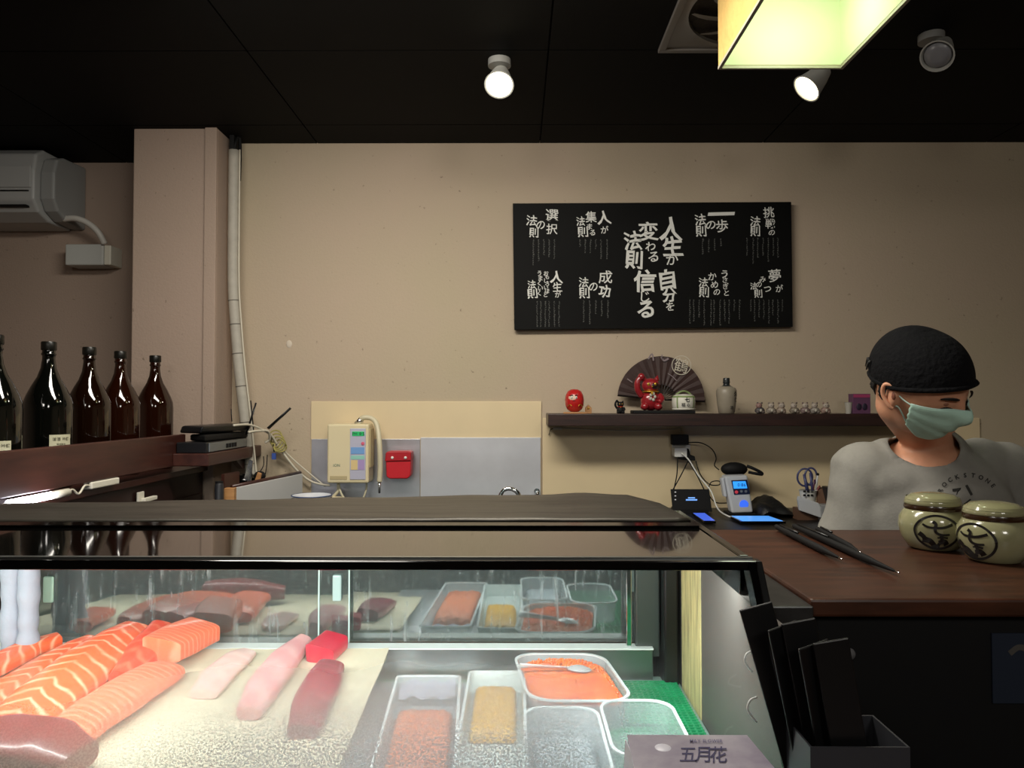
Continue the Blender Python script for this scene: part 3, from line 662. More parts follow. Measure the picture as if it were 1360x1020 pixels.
# fan
yf = 2.965; fc = W(878, 531, yf)
t = thing('folding_fan', fc, 'open dark brown paper fan leaning on the wall behind the red cat', 'fan')
R1, R0 = 58*yf/F, 20*yf/F
n = 30; a0, a1 = math.radians(-2), math.radians(174)
m = MB(); vs = []
for k in range(n+1):
    a = a0+(a1-a0)*k/n; dy = .003*(k % 2)
    for r_ in (R0, R1): vs.append(fc+Vector((math.cos(a)*r_, dy, math.sin(a)*r_)))
for v in list(vs): vs.append(v+Vector((0, .002, 0)))
K = 2*(n+1)
fs = [(2*k, 2*k+2, 2*k+3, 2*k+1) for k in range(n)]+[(K+2*k, K+2*k+1, K+2*k+3, K+2*k+2) for k in range(n)]+[(2*k+1, 2*k+3, K+2*k+3, K+2*k+1) for k in range(n)]
m.add(vs, fs); m.build('fan_leaf', mat('fan_paper', '3f2a26', .6, c2='33211f', nscale=14), t)
for k in range(0, 15):
    a = a0+(a1-a0)*(k+.5)/15
    MB().tube([fc+Vector((0, .0015, 0)), fc+Vector((math.cos(a)*R0*1.1, .0015, math.sin(a)*R0*1.1))], [.0012, .003], 6, flat=.4).build('rib', mat('fan_rib', '1b1211', .5), t)
for a in (a0, a1):
    MB().tube([fc+Vector((0, -.002, 0)), fc+Vector((math.cos(a)*R1, -.002, math.sin(a)*R1))], [.003, .005], 6, flat=.5).build('guard_stick', mat('fan_rib', '1b1211', .5), t)
MB().ball(fc+Vector((0, -.004, 0)), .004, 10, 6).build('pivot', M_CHROME, t, True)
m = MB(); cc = (905, 485)
ring = [W(cc[0]+12.5*math.cos(q/36*2*math.pi), cc[1]+12.5*math.sin(q/36*2*math.pi), yf-.004) for q in range(37)]
m.ribbon(ring, .0028, (0, -1, 0)); put(m, '鶴', lambda u, v: W(cc[0]+u, cc[1]-v, yf-.004), 0, 0, 20, .0, rot=-.25)
m.build('crest', mat('crest_cream', 'c7bfae', .6), t)
for pts, wd in (([(861, 477), (866, 470), (868, 479)], .006), ([(878, 474), (882, 479), (888, 476)], .007), ([(879, 471), (880, 478)], .004), ([(833, 503), (840, 508)], .004), ([(887, 496), (893, 500), (899, 506)], .003)):
    MB().ribbon(spline([W(x, y, yf-.004) for x, y in pts], 4), wd, (0, -1, 0)).build('brush_mark', mat('fan_marks', '85777a', .7), t)
# red cat
c = on(864, 2.875); c.z = zst
t = cat(c, .128, mat('red_cat', '8e1f26', .25, coat=.5), 'large glossy red beckoning cat with gold eyes on the black stand', True)
m = MB(); V = lambda x, y, z: c+Vector((x, y, z))*.128
m.ball(V(.04, -.085, .73), (.215*.128, .205*.128, .16*.128), 16, 10); m.build('dark_face', mat('cat_face_dark', '2a1512', .3), t, True)
m = MB()
for a in range(5):
    aa = a*2*math.pi/5; m.ball(V(.02+.07*math.cos(aa), -.27, .40+.09*math.sin(aa)), (.0055, .004, .0065), 8, 6)
m.build('white_flower', mat('chalk', 'b9b3a6', .6), t, True)
# sake barrel
c = on(908, 2.875); c.z = zst
t = thing('sake_barrel', c, 'small white miniature sake barrel with green bands and black characters', 'ornament')
bp = [(.001, 0), (.034, 0), (.038, .003), (.0425, .014), (.044, .03), (.043, .048), (.038, .056), (.030, .060), (.001, .062)]
MB().lathe(bp, c, 36).build('body', mat('barrel_white', 'd2cfc2', .5), t, True)
gm = mat('barrel_green', '7d8f5c', .6)
MB().lathe([(.0385, .0545), (.041, .053), (.0425, .050), (.0435, .048)], c+Vector((0, 0, .0006)), 36, cap=False).build('green_band', gm, t, True)
for a in (-2.35, -.8):
    m = MB(); m.ribbon([c+Vector((math.cos(a)*r_*1.012, math.sin(a)*r_*1.012, z)) for r_, z in bp[2:7]], .006, lambda p: (p-c-Vector((0, 0, .03))).normalized()); m.build('green_stripe', gm, t)
MB().tube(spline([c+Vector((-.028, 0, .060)), c+Vector((-.014, -.006, .070)), c+Vector((.0, -.004, .073)), c+Vector((.014, .0, .070)), c+Vector((.028, 0, .060))], 5), .0035, 8).build('rope', gm, t, True)
MB().lathe([(.0435, .008), (.0445, .0045), (.041, .0015)], c, 36, cap=False).build('base_band', mat('barrel_white', 'd2cfc2', .5), t, True)
m = MB(); R_ = .0456
fn = lambda u, v: c+Vector((math.sin(u/R_)*R_, -math.cos(u/R_)*R_, .03+v))
put(m, '七', fn, .004, .010, .019, .03); put(m, '福', fn, -.011, -.009, .015, .01); put(m, '心', fn, .008, -.009, .013, .02); m.build('lettering', M_INK, t)
# jug
c = on(965, 2.88)
t = thing('sake_jug', c, 'grey ceramic sake jug with a dark neck and stopper', 'jug')
jp = [(.001, 0), (.026, 0), (.030, .003), (.034, .03), (.0385, .07), (.038, .088), (.033, .098), (.02, .104)]
MB().lathe(jp, c, 36).build('body', mat('jug_glaze', '8f8676', .4, noise=.06, nscale=30), t, True)
MB().lathe([(.033, .0975), (.02, .104), (.0125, .108), (.0115, .116), (.0135, .118), (.0135, .122), (.0115, .124)], c, 28).build('neck', mat('jug_dark', '23282a', .3), t, True)
MB().lathe([(.001, .124), (.0125, .124), (.0125, .134), (.011, .136), (.001, .136)], c, 20).build('stopper', mat('jug_dark', '23282a', .3), t, True, auto=40)
m = MB(); fn = lambda u, v: c+Vector((math.sin(u/.038)*.0395, -math.cos(u/.038)*.0395, .055+v))
put(m, '久', fn, .028, .02, .02, .02); put(m, '保', fn, .030, -.002, .018, .02); put(m, '酒', lambda u, v: c+Vector((math.sin(u/.035)*.0362, -math.cos(u/.035)*.0362, .055+v)), .010, -.032, .014, .01)
m.build('lettering', M_INK, t)
# small figurines
cols7 = ['3a3f48', 'a39a8c', '9f8f80', '8b8272', '857070', 'a09a90', 'a3877c']; desc = ['dark blue-capped', 'white and brown', 'beige seated', 'white crouching', 'pinkish', 'pale grey', 'tan and pink']
xs7 = [1009, 1024, 1037, 1055, 1069, 1082, 1096]
pos7 = ['leftmost of the row, nearest the jug', 'second from the jug', 'third from the jug', 'middle of the row', 'third from the right', 'second from the right', 'rightmost of the row']
for i, px in enumerate(xs7):
    c = on(px, 2.875); t = thing('small_figurine', c, '%s tiny figurine on the shelf, %s' % (desc[i], pos7[i]), 'figurine', 'tiny figurines on the shelf')
    mb_ = mat('fig%d' % i, cols7[i], .5, c2=('5a4a40', '4a3a34')[i % 2], nscale=60)
    MB().ball(c+Vector((0, 0, .012)), (.019, .015, .013), 16, 10).ball(c+Vector((.010, -.008, .006)), (.008, .009, .006), 10, 6).ball(c+Vector((-.010, -.008, .006)), (.008, .009, .006), 10, 6).build('body', mb_, t, True)
    MB().ball(c+Vector((random.uniform(-.004, .004), -.003, .030)), (.012, .011, .0105), 16, 10).build('head', mat('figh%d' % i, 'a89c90' if i else '8f6f68', .5), t, True)
    for s_ in (-1, 1): MB().ball(c+Vector((s_*.008, -.001, .040)), (.004, .003, .004), 8, 6).build('ear', mb_, t, True)
    m = MB()
    for s_ in (-1, 1): m.ball(c+Vector((s_*.004, -.0135, .031)), .0014, 6, 4)
    m.build('face_marks', M_INK, t)
    MB().ball(c+Vector((0, -.012, .012)), (.006, .004, .006), 8, 6).build('belly', mat('chalk', 'b9b3a6', .6), t, True)
c = on(1127, 2.875)
t = thing('paper_cup', c, 'small white cup at the right end of the shelf', 'cup')
MB().lathe([(.001, 0), (.010, 0), (.014, .042), (.0155, .043), (.0135, .044), (.009, .003), (.001, .003)], c, 20).build('cup', mat('cup_white', 'a9a49a', .5), t, True, auto=50)
a = W(1133, 545, 2.86); b = W(1156, 523, 2.86)
t = thing('gift_box', (a.x, 2.88, zsh), 'small pink and purple printed box beside the white cup', 'box')
MB().box((a.x, 2.86, zsh), (b.x, 2.90, b.z)).build('box', mat('box_purple', '5f3a58', .5), t, bevel=.001)
MB().box((a.x+.002, 2.8585, b.z-.014), (b.x-.002, 2.8598, b.z-.002)).build('pink_band', mat('box_pink', 'a03a64', .5), t)
for k in range(2): MB().ball(((a.x*(2-k*1.0)+b.x*(1+k*1.0))/3+.0, 2.859, zsh+.026), (.010, .002, .013), 12, 8).build('printed_figure', mat('box_dark', '241a30', .5), t, True)

# ------------------------------------------------------------------ plug, tablet and devices on the back counter
yp = YB-.03
t = thing('wall_socket', W(903, 600, YB-.01), 'white wall socket with black and white chargers plugged in below the shelf', 'socket')
MB().box(tuple(W(893, 604, YB-.022)), tuple(W(916, 590, YB-.008))).build('plate', M_WHITE, t, bevel=.002)
MB().box(tuple(W(893, 591, YB-.06)), tuple(W(912, 577, YB-.022))).build('black_adapter', M_BLKM, t, bevel=.003)
MB().box(tuple(W(896, 607, YB-.07)), tuple(W(909, 594, YB-.022))).build('white_charger', M_WHITE, t, bevel=.003)
MB().prism([W(909, 595, YB-.06), W(915, 596, YB-.06), W(917, 604, YB-.06), W(923, 606, YB-.06), W(924, 612, YB-.06), W(905, 611, YB-.06), W(896, 606, YB-.06), W(900, 604, YB-.06)], (0, .04, 0)).build('black_adapter', M_BLKM, t, bevel=.003)
bk = lambda pts, r=.0022: MB().tube(spline(pts, 6), r, 6).build('cable', M_BLKM, t, True)
bk([W(912, 588, 2.97), W(930, 588, 2.96), W(945, 596, 2.95), W(951, 608, 2.95), W(949, 618, 2.95), W(955, 624, 2.94)])
bk([W(900, 608, 2.95), W(899, 630, 2.94), W(895, 650, 2.93)]); bk([W(914, 612, 2.95), W(905, 630, 2.94), W(894, 650, 2.93)])
bk([W(914, 612, 2.95), W(925, 630, 2.94), W(935, 650, 2.93)]); bk([W(924, 612, 2.95), W(930, 630, 2.94), W(942, 643, 2.93), W(955, 644, 2.93), W(955, 639, 2.93), W(944, 641, 2.93), W(941, 655, 2.92), W(950, 667, 2.92), W(966, 668, 2.92)])
MB().tube(spline([W(905, 602, 2.94), W(915, 611, 2.94), W(928, 632, 2.93), W(944, 652, 2.90), W(953, 675, 2.84), W(966, 685, 2.72), W(982, 689, 2.67), W(1000, 692, 2.62)], 6), .003, 6).build('white_cable', M_WHITE, t, True)
yt = 2.86
t = thing('black_tablet', W(920, 680, yt), 'small black tablet standing upright under the socket', 'tablet')
a = W(891, 681, yt); b = W(947, 649, yt)
MB().prism([W(894, 681, yt), W(946, 680, yt), W(942, 650, yt+.02), W(891, 650, yt+.02)], (0, .01, 0)).build('body', M_BLKM, t, bevel=.002)
m = MB(); m.prism([W(911, 663, yt+.007), W(926, 663, yt+.007), W(926, 664.8, yt+.006), W(911, 664.8, yt+.006)], (0, .001, 0)); m.prism([W(914, 660.5, yt+.007), W(923, 660.5, yt+.007), W(923, 662, yt+.006), W(914, 662, yt+.006)], (0, .001, 0)); m.build('screen_text', mat('tab_glow', '6a9ae0', .5, emit='6a9ae0', es=1.0), t)
m = MB()
for y_ in (653, 658, 663): m.prism([W(896, y_, yt+.01), W(898, y_, yt+.01), W(898, y_+1.2, yt+.01), W(896, y_+1.2, yt+.01)], (0, .001, 0))
m.build('icons', mat('tab_white', 'bbbbbb', .5, emit='cccccc', es=.4), t)
MB().prism([(a.x+.02, yt-.01, zw), (b.x-.02, yt-.01, zw), (b.x-.02, yt+.09, zw), (a.x+.02, yt+.09, zw)], (0, 0, .012)).prism([(a.x+.05, yt+.02, zw+.012), (b.x-.05, yt+.02, zw+.012), (b.x-.05, yt+.03, zw+.065), (a.x+.05, yt+.03, zw+.065)], (0, .006, 0)).build('stand', M_BLKM, t)
# phone flat
def flat_dev(name, lab, cat_, P, h, body, scr, es, z=None):
    Q = [G(x, y, h) for x, y in P]; t = thing(name, Q[0], lab, cat_)
    MB().prism([q-Vector((0, 0, .008)) for q in Q][::-1], (0, 0, .008)).build('body', body, t, bevel=.001)
    cc = sum(Q, Vector())/4
    MB().prism([cc+(q-cc)*.9+Vector((0, 0, .0002)) for q in Q][::-1], (0, 0, .0006)).build('screen', mat('scr_'+name, scr, .2, emit=scr, es=es), t)
    return t
flat_dev('mobile_phone', 'phone with a lit blue screen lying at the foot of the black tablet', 'phone', [(919, 681), (936, 681), (951, 692), (935, 692)], .405, M_BLKG, '3f5fd0', .9)
flat_dev('blue_tablet', 'tablet lying flat with a bright sky-blue screen in front of the white device', 'tablet', [(968, 685), (1022, 685), (1044, 692.5), (984, 692.5)], .405, M_BLKG, '4a90e0', 1.0)
# white handheld device with blue lights
yd = 2.80
t = thing('printer_device', W(978, 682, yd), 'white upright handheld device with blue display and round blue light', 'device')
P = [W(972, 682, yd), W(1001, 681, yd), W(993, 631, yd+.03), W(962, 632, yd+.03)]
MB().prism(P, (-.0, .05, 0)).build('body', mat('dev_white', 'b9bcc0', .35), t, bevel=.008, seg=3)
MB().prism([W(962, 660, yd+.02), W(966, 660, yd+.02), W(962, 634, yd+.032), W(958, 636, yd+.032)], (0, .03, 0)).build('side_grip', mat('dev_white', 'b9bcc0', .35), t, bevel=.003)
def ins(x, y, o=0): k = (682-y)/50; return W(x, y, yd+.03*k-.001-o)
MB().prism([ins(975, 657), ins(996, 656), ins(992, 637), ins(971, 638)], (0, -.0015, 0)).build('screen_bezel', mat('bezel_blue', '1b2440', .3), t)
MB().prism([ins(974.5, 649, .0018), ins(992.5, 648.5, .0018), ins(990, 639, .0018), ins(973, 639.5, .0018)], (0, -.0008, 0)).build('display', mat('disp_blue', '2f8fe8', .3, emit='2f8fe8', es=1.0), t)
mm = MB(); line_text(mm, '0.86', lambda u, v: ins(985+u, 644-v, .003), 0, 0, 6, .01); mm.build('display_text', mat('disp_dark', '123a70', .4), t)
MB().lathe([(.001, 0), (.0062, 0), (.0062, .002), (.001, .002)], ins(978, 653.5, .002), 14, (0, -1, 0)).build('red_button', mat('redbtn', 'c8404c', .4, emit='c8404c', es=.3), t)
for x in (984.5, 990.5): MB().lathe([(.001, 0), (.005, 0), (.005, .002), (.001, .002)], ins(x, 652.5, .002), 12, (0, -1, 0)).build('grey_button', mat('greybtn', '70747c', .4), t)
MB().lathe([(.001, 0), (.0165, 0), (.0165, .0015), (.001, .0015)], ins(988, 670, .0), 26, (0, -1, 0)).build('round_light', mat('round_blue', '3560d8', .3, emit='3560d8', es=1.0), t)
MB().box((P[0].x-.01, yd, zw), (P[1].x+.01, yd+.08, P[0].z+.001)).build('stand', M_BLKM, t, bevel=.002)
# black pouch above device
t = thing('black_handset', W(985, 631, 2.92), 'black rounded handset hung on the wall above the white device', 'handset')
MB().ball(W(975, 623, 2.93), (.052, .03, .027), 20, 12).build('body', M_BLKM, t, True)
MB().tube(spline([W(992, 619, 2.93), W(1000, 622, 2.92), W(1010, 627, 2.92), W(1012, 630, 2.92), W(1004, 629, 2.92), W(994, 627, 2.93)], 5), .006, 8).build('strap', M_BLKM, t, True)
# black tray/bag
t = thing('black_bag', G(1045, 690, .46), 'flat crumpled black bag on the back counter beside the pen box', 'bag')
m = MB(); pts = []; nx, ny = 14, 6
for j in range(ny+1):
    for i in range(nx+1):
        u, v = i/nx, j/ny; x = .70*1+ .40*u; y = 2.73+.24*v
        x = W(1008+52*u, 600, 2.75).x
        e = math.sin(math.pi*u)**.6*math.sin(math.pi*(v*.9+.05))**.6 if 0 < u < 1 else 0
        pts.append((x, y, zw+.002+.085*e*(.8+.2*math.sin(9*u+5*v))*(1.2-.8*u)))
fs = [(j*(nx+1)+i, j*(nx+1)+i+1, (j+1)*(nx+1)+i+1, (j+1)*(nx+1)+i) for j in range(ny) for i in range(nx)]
m.add(pts, fs); ob = m.build('bag', mat('black_cloth', '0d0d0e', .55, bump=.6, bscale=25), t, True); sd_ = ob.modifiers.new('s', 'SOLIDIFY'); sd_.thickness = .003
# pen basket, holders
yh = 2.74
t = thing('pen_basket', W(1073, 680, yh), 'white basket holding blue-handled scissors and pens', 'basket')
c = W(1073, 658, yh); kk = yh/F
m = MB().lathe([(.026, -.03), (.030, .018), (.033, .019), (.028, .02), (.025, -.026), (.001, -.027)], c, 24, cap=False); m.build('basket', mat('basket_white', 'c3c3be', .5), t, True, auto=60)
for r_ in range(2):
    for q in range(3): MB().box(tuple(W(1067+q*5, 654+r_*5, yh-.031)), tuple(W(1070+q*5, 651.5+r_*5, yh-.029))).build('slot', M_BLKM, t)
m = MB()
for cx_, cy_, rx, ry in ((1069, 634, 10, 11.5), (1077, 633, 8, 11.5)):
    m.tube([W(cx_+rx*math.cos(a)+cy_*0, cy_+ry*math.sin(a), yh+.008) for a in [2*math.pi*q/20 for q in range(21)]], .0035, 8, cap=False)
m.tube([W(1068, 630, yh+.006), W(1073, 655, yh)], [.005, .007], 8).tube([W(1076, 628, yh+.006), W(1080, 655, yh)], [.004, .006], 8); m.build('scissor_handles', mat('scissor_blue', '3c3f66', .35), t, True)
for x0, y0, x1, y1, c_ in ((1086, 630, 1083, 655, 'b9b9b9'), (1082, 637, 1079, 655, '4a1f3a'), (1089, 645, 1082, 657, '7a3a3a')):
    MB().tube([W(x0, y0, yh-.005), W(x1, y1, yh)], .0035, 8).build('pen', mat('pen'+c_, c_, .4), t, True)
MB().ball(W(1086, 630, yh-.005), .0055, 10, 6).build('pen_top', M_BLKM, t, True)
t = thing('desk_organiser', W(1080, 690, 2.7), 'white and brown desk organiser box beside the pen basket', 'box')
MB().prism([W(1060, 664, 2.68), W(1061, 659, 2.68), W(1087, 668, 2.66), W(1091, 674, 2.66), W(1091, 688, 2.66), W(1062, 678, 2.68)], (0, .015, 0)).build('white_side', mat('org_white', 'b4b6b8', .4), t, bevel=.002)
MB().prism([W(1086, 672, 2.70), W(1086, 648, 2.74), W(1101, 647, 2.74), W(1101, 672, 2.70)], (0, .012, 0)).build('brown_side', mat('org_brown', '5d4332', .6), t)
a = W(1091, 690, 2.66); MB().box((a.x, 2.66, zw), (a.x+.06, 2.72, W(1091, 671, 2.66).z)).build('clear_tray', mat('org_grey', '8f9192', .3), t, bevel=.002)
MB().box((W(1061, 690, 2.68).x, 2.69, zw), (a.x, 2.74, W(1061, 676, 2.68).z)).build('base', mat('org_brown', '5d4332', .6), t)
t = thing('black_tin', W(1106, 675, 2.7), 'small black tin with pale lettering beside the sleeve', 'tin')
a = W(1098, 671, 2.70); b = W(1114, 647, 2.70)
MB().box((a.x, 2.70, a.z), (b.x, 2.745, b.z)).build('tin', mat('tin_black', '1a1b1c', .35), t, bevel=.003)
mm = MB(); line_text(mm, '茶', lambda u, v: W(1106+u, 654-v, 2.698), 0, 0, 7, .0); line_text(mm, '葉', lambda u, v: W(1106+u, 662-v, 2.698), 0, 0, 7, .0); mm.build('lettering', mat('tin_ink', '8d8d88', .5), t)

# ------------------------------------------------------------------ refrigerated display case
XCR = .292; XCL = -1.05; ZT = ZC-.20
yft, yfb, hfb = .965, .82, .40
HF = .50                                  # interior floor below eye
t_case = case = thing('display_case', (-.4, 1.1, 0), 'long refrigerated glass sushi display case in the foreground', 'display case')
m = MB().box((XCL, yft+.012, ZT-.012), (XCR, 1.38, ZT)); m.build('top_panel', mat('case_top_glass', '0c0b0a', .07, coat=1.0, spec=.7), case, bevel=.002)
m = MB().box((XCL, yft-.012, ZT-.011), (XCR+.012, yft+.0115, ZT+.001)); m.build('front_rail', M_BLKG, case, bevel=.0015)
m = MB().box((XCL, yft+.001, ZT+.001), (XCR+.01, yft+.008, ZT+.003)); m.build('rail_trim', M_STEELD, case)
# interior
m = MB().box((XCL, .80, ZC-HF-.03), (XCR, 1.39, ZC-HF)); m.build('interior_floor', mat('case_floor', '8fa79d', .35, noise=.1, nscale=20), case)
m = MB().box((XCL, 1.366, ZC-HF), (XCR-.045, 1.39, ZC-.443)); m.build('rear_sill', M_STEELD, case, bevel=.002)
m = MB().box((XCL, 1.362, ZC-.4430), (XCR-.045, 1.392, ZC-.4405)); m.build('sill_edge', mat('sill_white', 'dfe6e2', .3), case)
m = MB().box((XCL, 1.385, ZT-.035), (XCR, 1.42, ZT-.0125)); m.build('door_track', M_STEELD, case, bevel=.001)
m = MB().box((XCR-.030, 1.34, ZC-HF), (XCR-.004, 1.42, ZT-.0125)); m.build('corner_post', M_BLACK, case, bevel=.004)
m = MB().box((XCR-.075, 1.375, ZC-.46), (XCR-.031, 1.40, ZT-.0125)); m.build('door_jamb', mat('jamb', '4d524e', .35, .5), case, bevel=.003)
m = MB().box((XCR-.092, 1.37, ZC-.443), (XCR-.083, 1.38, ZT-.0125)); m.build('chrome_strip', M_CHROME, case, bevel=.001)
m = MB().box((XCL, 1.43, 0), (XCR+.02, 1.60, ZC-.47)); m.build('rear_body', M_BLACK, case, bevel=.002)
m = MB().box((XCL, .745, 0), (XCR+.02, 1.428, ZC-HF-.031)); m.build('lower_body', M_BLACK, case, bevel=.002)
MB().box((XCL, .745, ZC-HF-.03), (XCR+.02, .8205, ZC-.406)).build('front_sill', M_BLACK, case, bevel=.002)
m = MB().box((XCL-.02, .75, ZC-HF-.03), (XCL, 1.43, ZT)); m.build('end_panel', M_STEELD, case)

def glass_mat(name, refl, fogsetup=None, tint='f4fbf8'):
    m = bpy.data.materials.new(name); m.use_nodes = True; N = m.node_tree.nodes; L = m.node_tree.links; N.clear()
    out = N.new('ShaderNodeOutputMaterial'); tr = N.new('ShaderNodeBsdfTransparent'); tr.inputs[0].default_value = lin(tint)
    gl = N.new('ShaderNodeBsdfGlossy'); gl.inputs['Roughness'].default_value = .03; gl.inputs[0].default_value = (1, 1, 1, 1)
    fr = N.new('ShaderNodeFresnel'); fr.inputs[0].default_value = 1.45
    ad = N.new('ShaderNodeMath'); ad.operation = 'ADD'; ad.use_clamp = True; L.new(fr.outputs[0], ad.inputs[0]); ad.inputs[1].default_value = refl
    mx = N.new('ShaderNodeMixShader'); L.new(ad.outputs[0], mx.inputs[0]); L.new(tr.outputs[0], mx.inputs[1]); L.new(gl.outputs[0], mx.inputs[2])
    last = mx
    if fogsetup:
        df = N.new('ShaderNodeBsdfDiffuse'); df.inputs[0].default_value = lin(fogsetup.get('col', 'b9bfc0')); tl = N.new('ShaderNodeBsdfTranslucent'); tl.inputs[0].default_value = lin(fogsetup.get('col', 'b9bfc0'))
        m2 = N.new('ShaderNodeMixShader'); m2.inputs[0].default_value = .6; L.new(df.outputs[0], m2.inputs[1]); L.new(tl.outputs[0], m2.inputs[2])
        f = fogsetup['fn'](N, L); m3 = N.new('ShaderNodeMixShader'); L.new(f, m3.inputs[0]); L.new(last.outputs[0], m3.inputs[1]); L.new(m2.outputs[0], m3.inputs[2]); last = m3
    L.new(last.outputs[0], out.inputs[0]); return m
def mth(N, L, op, a, b=None, clamp=False):
    n = N.new('ShaderNodeMath'); n.operation = op; n.use_clamp = clamp
    for i, x in enumerate((a, b)):
        if x is None: continue
        if isinstance(x, (int, float)): n.inputs[i].default_value = x
        else: L.new(x, n.inputs[i])
    return n.outputs[0]
def ramp(N, L, x, a, b, va=0, vb=1):
    n = N.new('ShaderNodeMapRange'); n.interpolation_type = 'SMOOTHSTEP'; L.new(x, n.inputs[0])
    for i, q in enumerate((a, b, va, vb)): n.inputs[i+1].default_value = q
    return n.outputs[0]
def noise(N, L, vec, scale, detail=3):
    n = N.new('ShaderNodeTexNoise'); n.inputs['Scale'].default_value = scale; n.inputs['Detail'].default_value = detail; L.new(vec, n.inputs[0]); return n.outputs[0]
def front_fog(N, L):
    uv = N.new('ShaderNodeUVMap'); sp = N.new('ShaderNodeSeparateXYZ'); L.new(uv.outputs[0], sp.inputs[0])
    u, v = sp.outputs[0], sp.outputs[1]         # metres along / down the pane
    lo = noise(N, L, uv.outputs[0], 9, 3)
    vv = mth(N, L, 'ADD', v, mth(N, L, 'MULTIPLY', mth(N, L, 'SUBTRACT', lo, .5), .07))
    base = ramp(N, L, vv, .07, .175, 0, .76)
    clearright = ramp(N, L, u, 1.08, 1.24, 1, .10); clearleft = ramp(N, L, u, .50, .78, .5, 1)
    base = mth(N, L, 'MULTIPLY', mth(N, L, 'MULTIPLY', base, clearright), clearleft)
    drops = ramp(N, L, noise(N, L, uv.outputs[0], 420, 2), .42, .60, 0, 1)
    low = ramp(N, L, v, .155, .235, 0, .5)
    return mth(N, L, 'ADD', base, mth(N, L, 'MULTIPLY', mth(N, L, 'MULTIPLY', drops, low), base), True)
def rear_fog(N, L):
    tc = N.new('ShaderNodeTexCoord'); mp = N.new('ShaderNodeMapping'); mp.inputs['Scale'].default_value = (1, 1, .12); L.new(tc.outputs['Object'], mp.inputs[0])
    st = ramp(N, L, noise(N, L, mp.outputs[0], 75, 4), .52, .72, 0, .5)
    patch = ramp(N, L, noise(N, L, tc.outputs['Object'], 7, 3), .38, .62, .1, 1)
    dr = ramp(N, L, noise(N, L, tc.outputs['Object'], 140, 3), .56, .68, 0, .35)
    sp = N.new('ShaderNodeSeparateXYZ'); L.new(tc.outputs['Object'], sp.inputs[0])
    bot = ramp(N, L, sp.outputs[2], .0, .05, 1, .35)
    s = mth(N, L, 'ADD', mth(N, L, 'MULTIPLY', st, patch), mth(N, L, 'MULTIPLY', dr, bot))
    return mth(N, L, 'ADD', mth(N, L, 'MULTIPLY', s, 1.0), .12, True)
def side_fog(N, L):
    tc = N.new('ShaderNodeTexCoord'); mp = N.new('ShaderNodeMapping'); mp.inputs['Scale'].default_value = (1, 1, .1); L.new(tc.outputs['Object'], mp.inputs[0])
    st = ramp(N, L, noise(N, L, mp.outputs[0], 60, 4), .45, .65, 0.05, .5)
    sp = N.new('ShaderNodeSeparateXYZ'); L.new(tc.outputs['Object'], sp.inputs[0])
    back = ramp(N, L, sp.outputs[1], .05, .17, 0.1, 1)
    return mth(N, L, 'MULTIPLY', st, back, True)
# front glass
m = MB(); e = .004
d = Vector((0, yfb-yft, -(hfb-.211)))
vs = []; uv = {}
nU = 1
pA = [(XCL, yft, ZC-.211), (XCR, yft, ZC-.211)]; pB = [(XCL, yfb, ZC-hfb), (XCR, yfb, ZC-hfb)]
m.add([pA[0], pA[1], pB[1], pB[0]], [(0, 1, 2, 3)])
Ld = d.length; m.uv = {0: (0, 0), 1: (XCR-XCL, 0), 2: (XCR-XCL, Ld), 3: (0, Ld)}
o = m.build('front_glass', glass_mat('front_glass', .0, {'fn': front_fog}), case)
# rear sliding doors
xa0, xa1 = W(45, 800, 1.395).x, W(465, 800, 1.395).x; xb0, xb1 = W(425, 800, 1.41).x, W(858, 800, 1.41).x
GR = glass_mat('rear_glass', .16, {'fn': rear_fog, 'col': 'c8cece'}, 'c9d6d2')
for x0, x1, Y in ((xa0, xa1, 1.393), (xb0, xb1, 1.407)):
    dd = MB().box((x0, Y, ZC-.4425), (x1, Y+.004, ZT-.03)).build('sliding_door', GR, case, loc=None)
    dd['label'] = 'wet glass sliding door'
hm = mat('handle_green', 'a8c4b0', .35); hm2 = mat('handle_clear', '9fb5b3', .2)
def hnd(px0, py0, px1, py1, Y, mm_):
    a = W(px0, py1, Y); b = W(px1, py0, Y); MB().box(tuple(a), (b.x, Y+.006, b.z)).build('door_handle', mm_, case, bevel=.0045, seg=3)
hnd(56, 766, 70, 801, 1.384, hm); hnd(441, 764, 453, 799, 1.384, hm2); hnd(832, 752, 843, 787, 1.384, mat('handle_dark', '707a76', .2))
for px in (425, 465): 
    x = W(px, 800, 1.40).x; MB().box((x-.0012, 1.3905, ZC-.4425), (x+.0012, 1.3925, ZT-.035)).build('door_edge', mat('edge_pale', 'b7cfc8', .2), case)  # plain pale strips at the overlapping door edges
# side glass (right end)
m = MB(); m.add([(XCR-.002, yft+.01, ZT-.0125), (XCR-.002, 1.34, ZT-.0125), (XCR-.002, 1.34, ZC-HF), (XCR-.002, .822, ZC-HF), (XCR-.002, yfb+.003, ZC-hfb)], [(0, 1, 2, 3, 4)])
m.build('side_glass', glass_mat('side_glass', .16, {'fn': side_fog, 'col': 'c8bf92'}, 'a9b4ac'), case, loc=(XCR-.002, 1.17, ZC-HF))
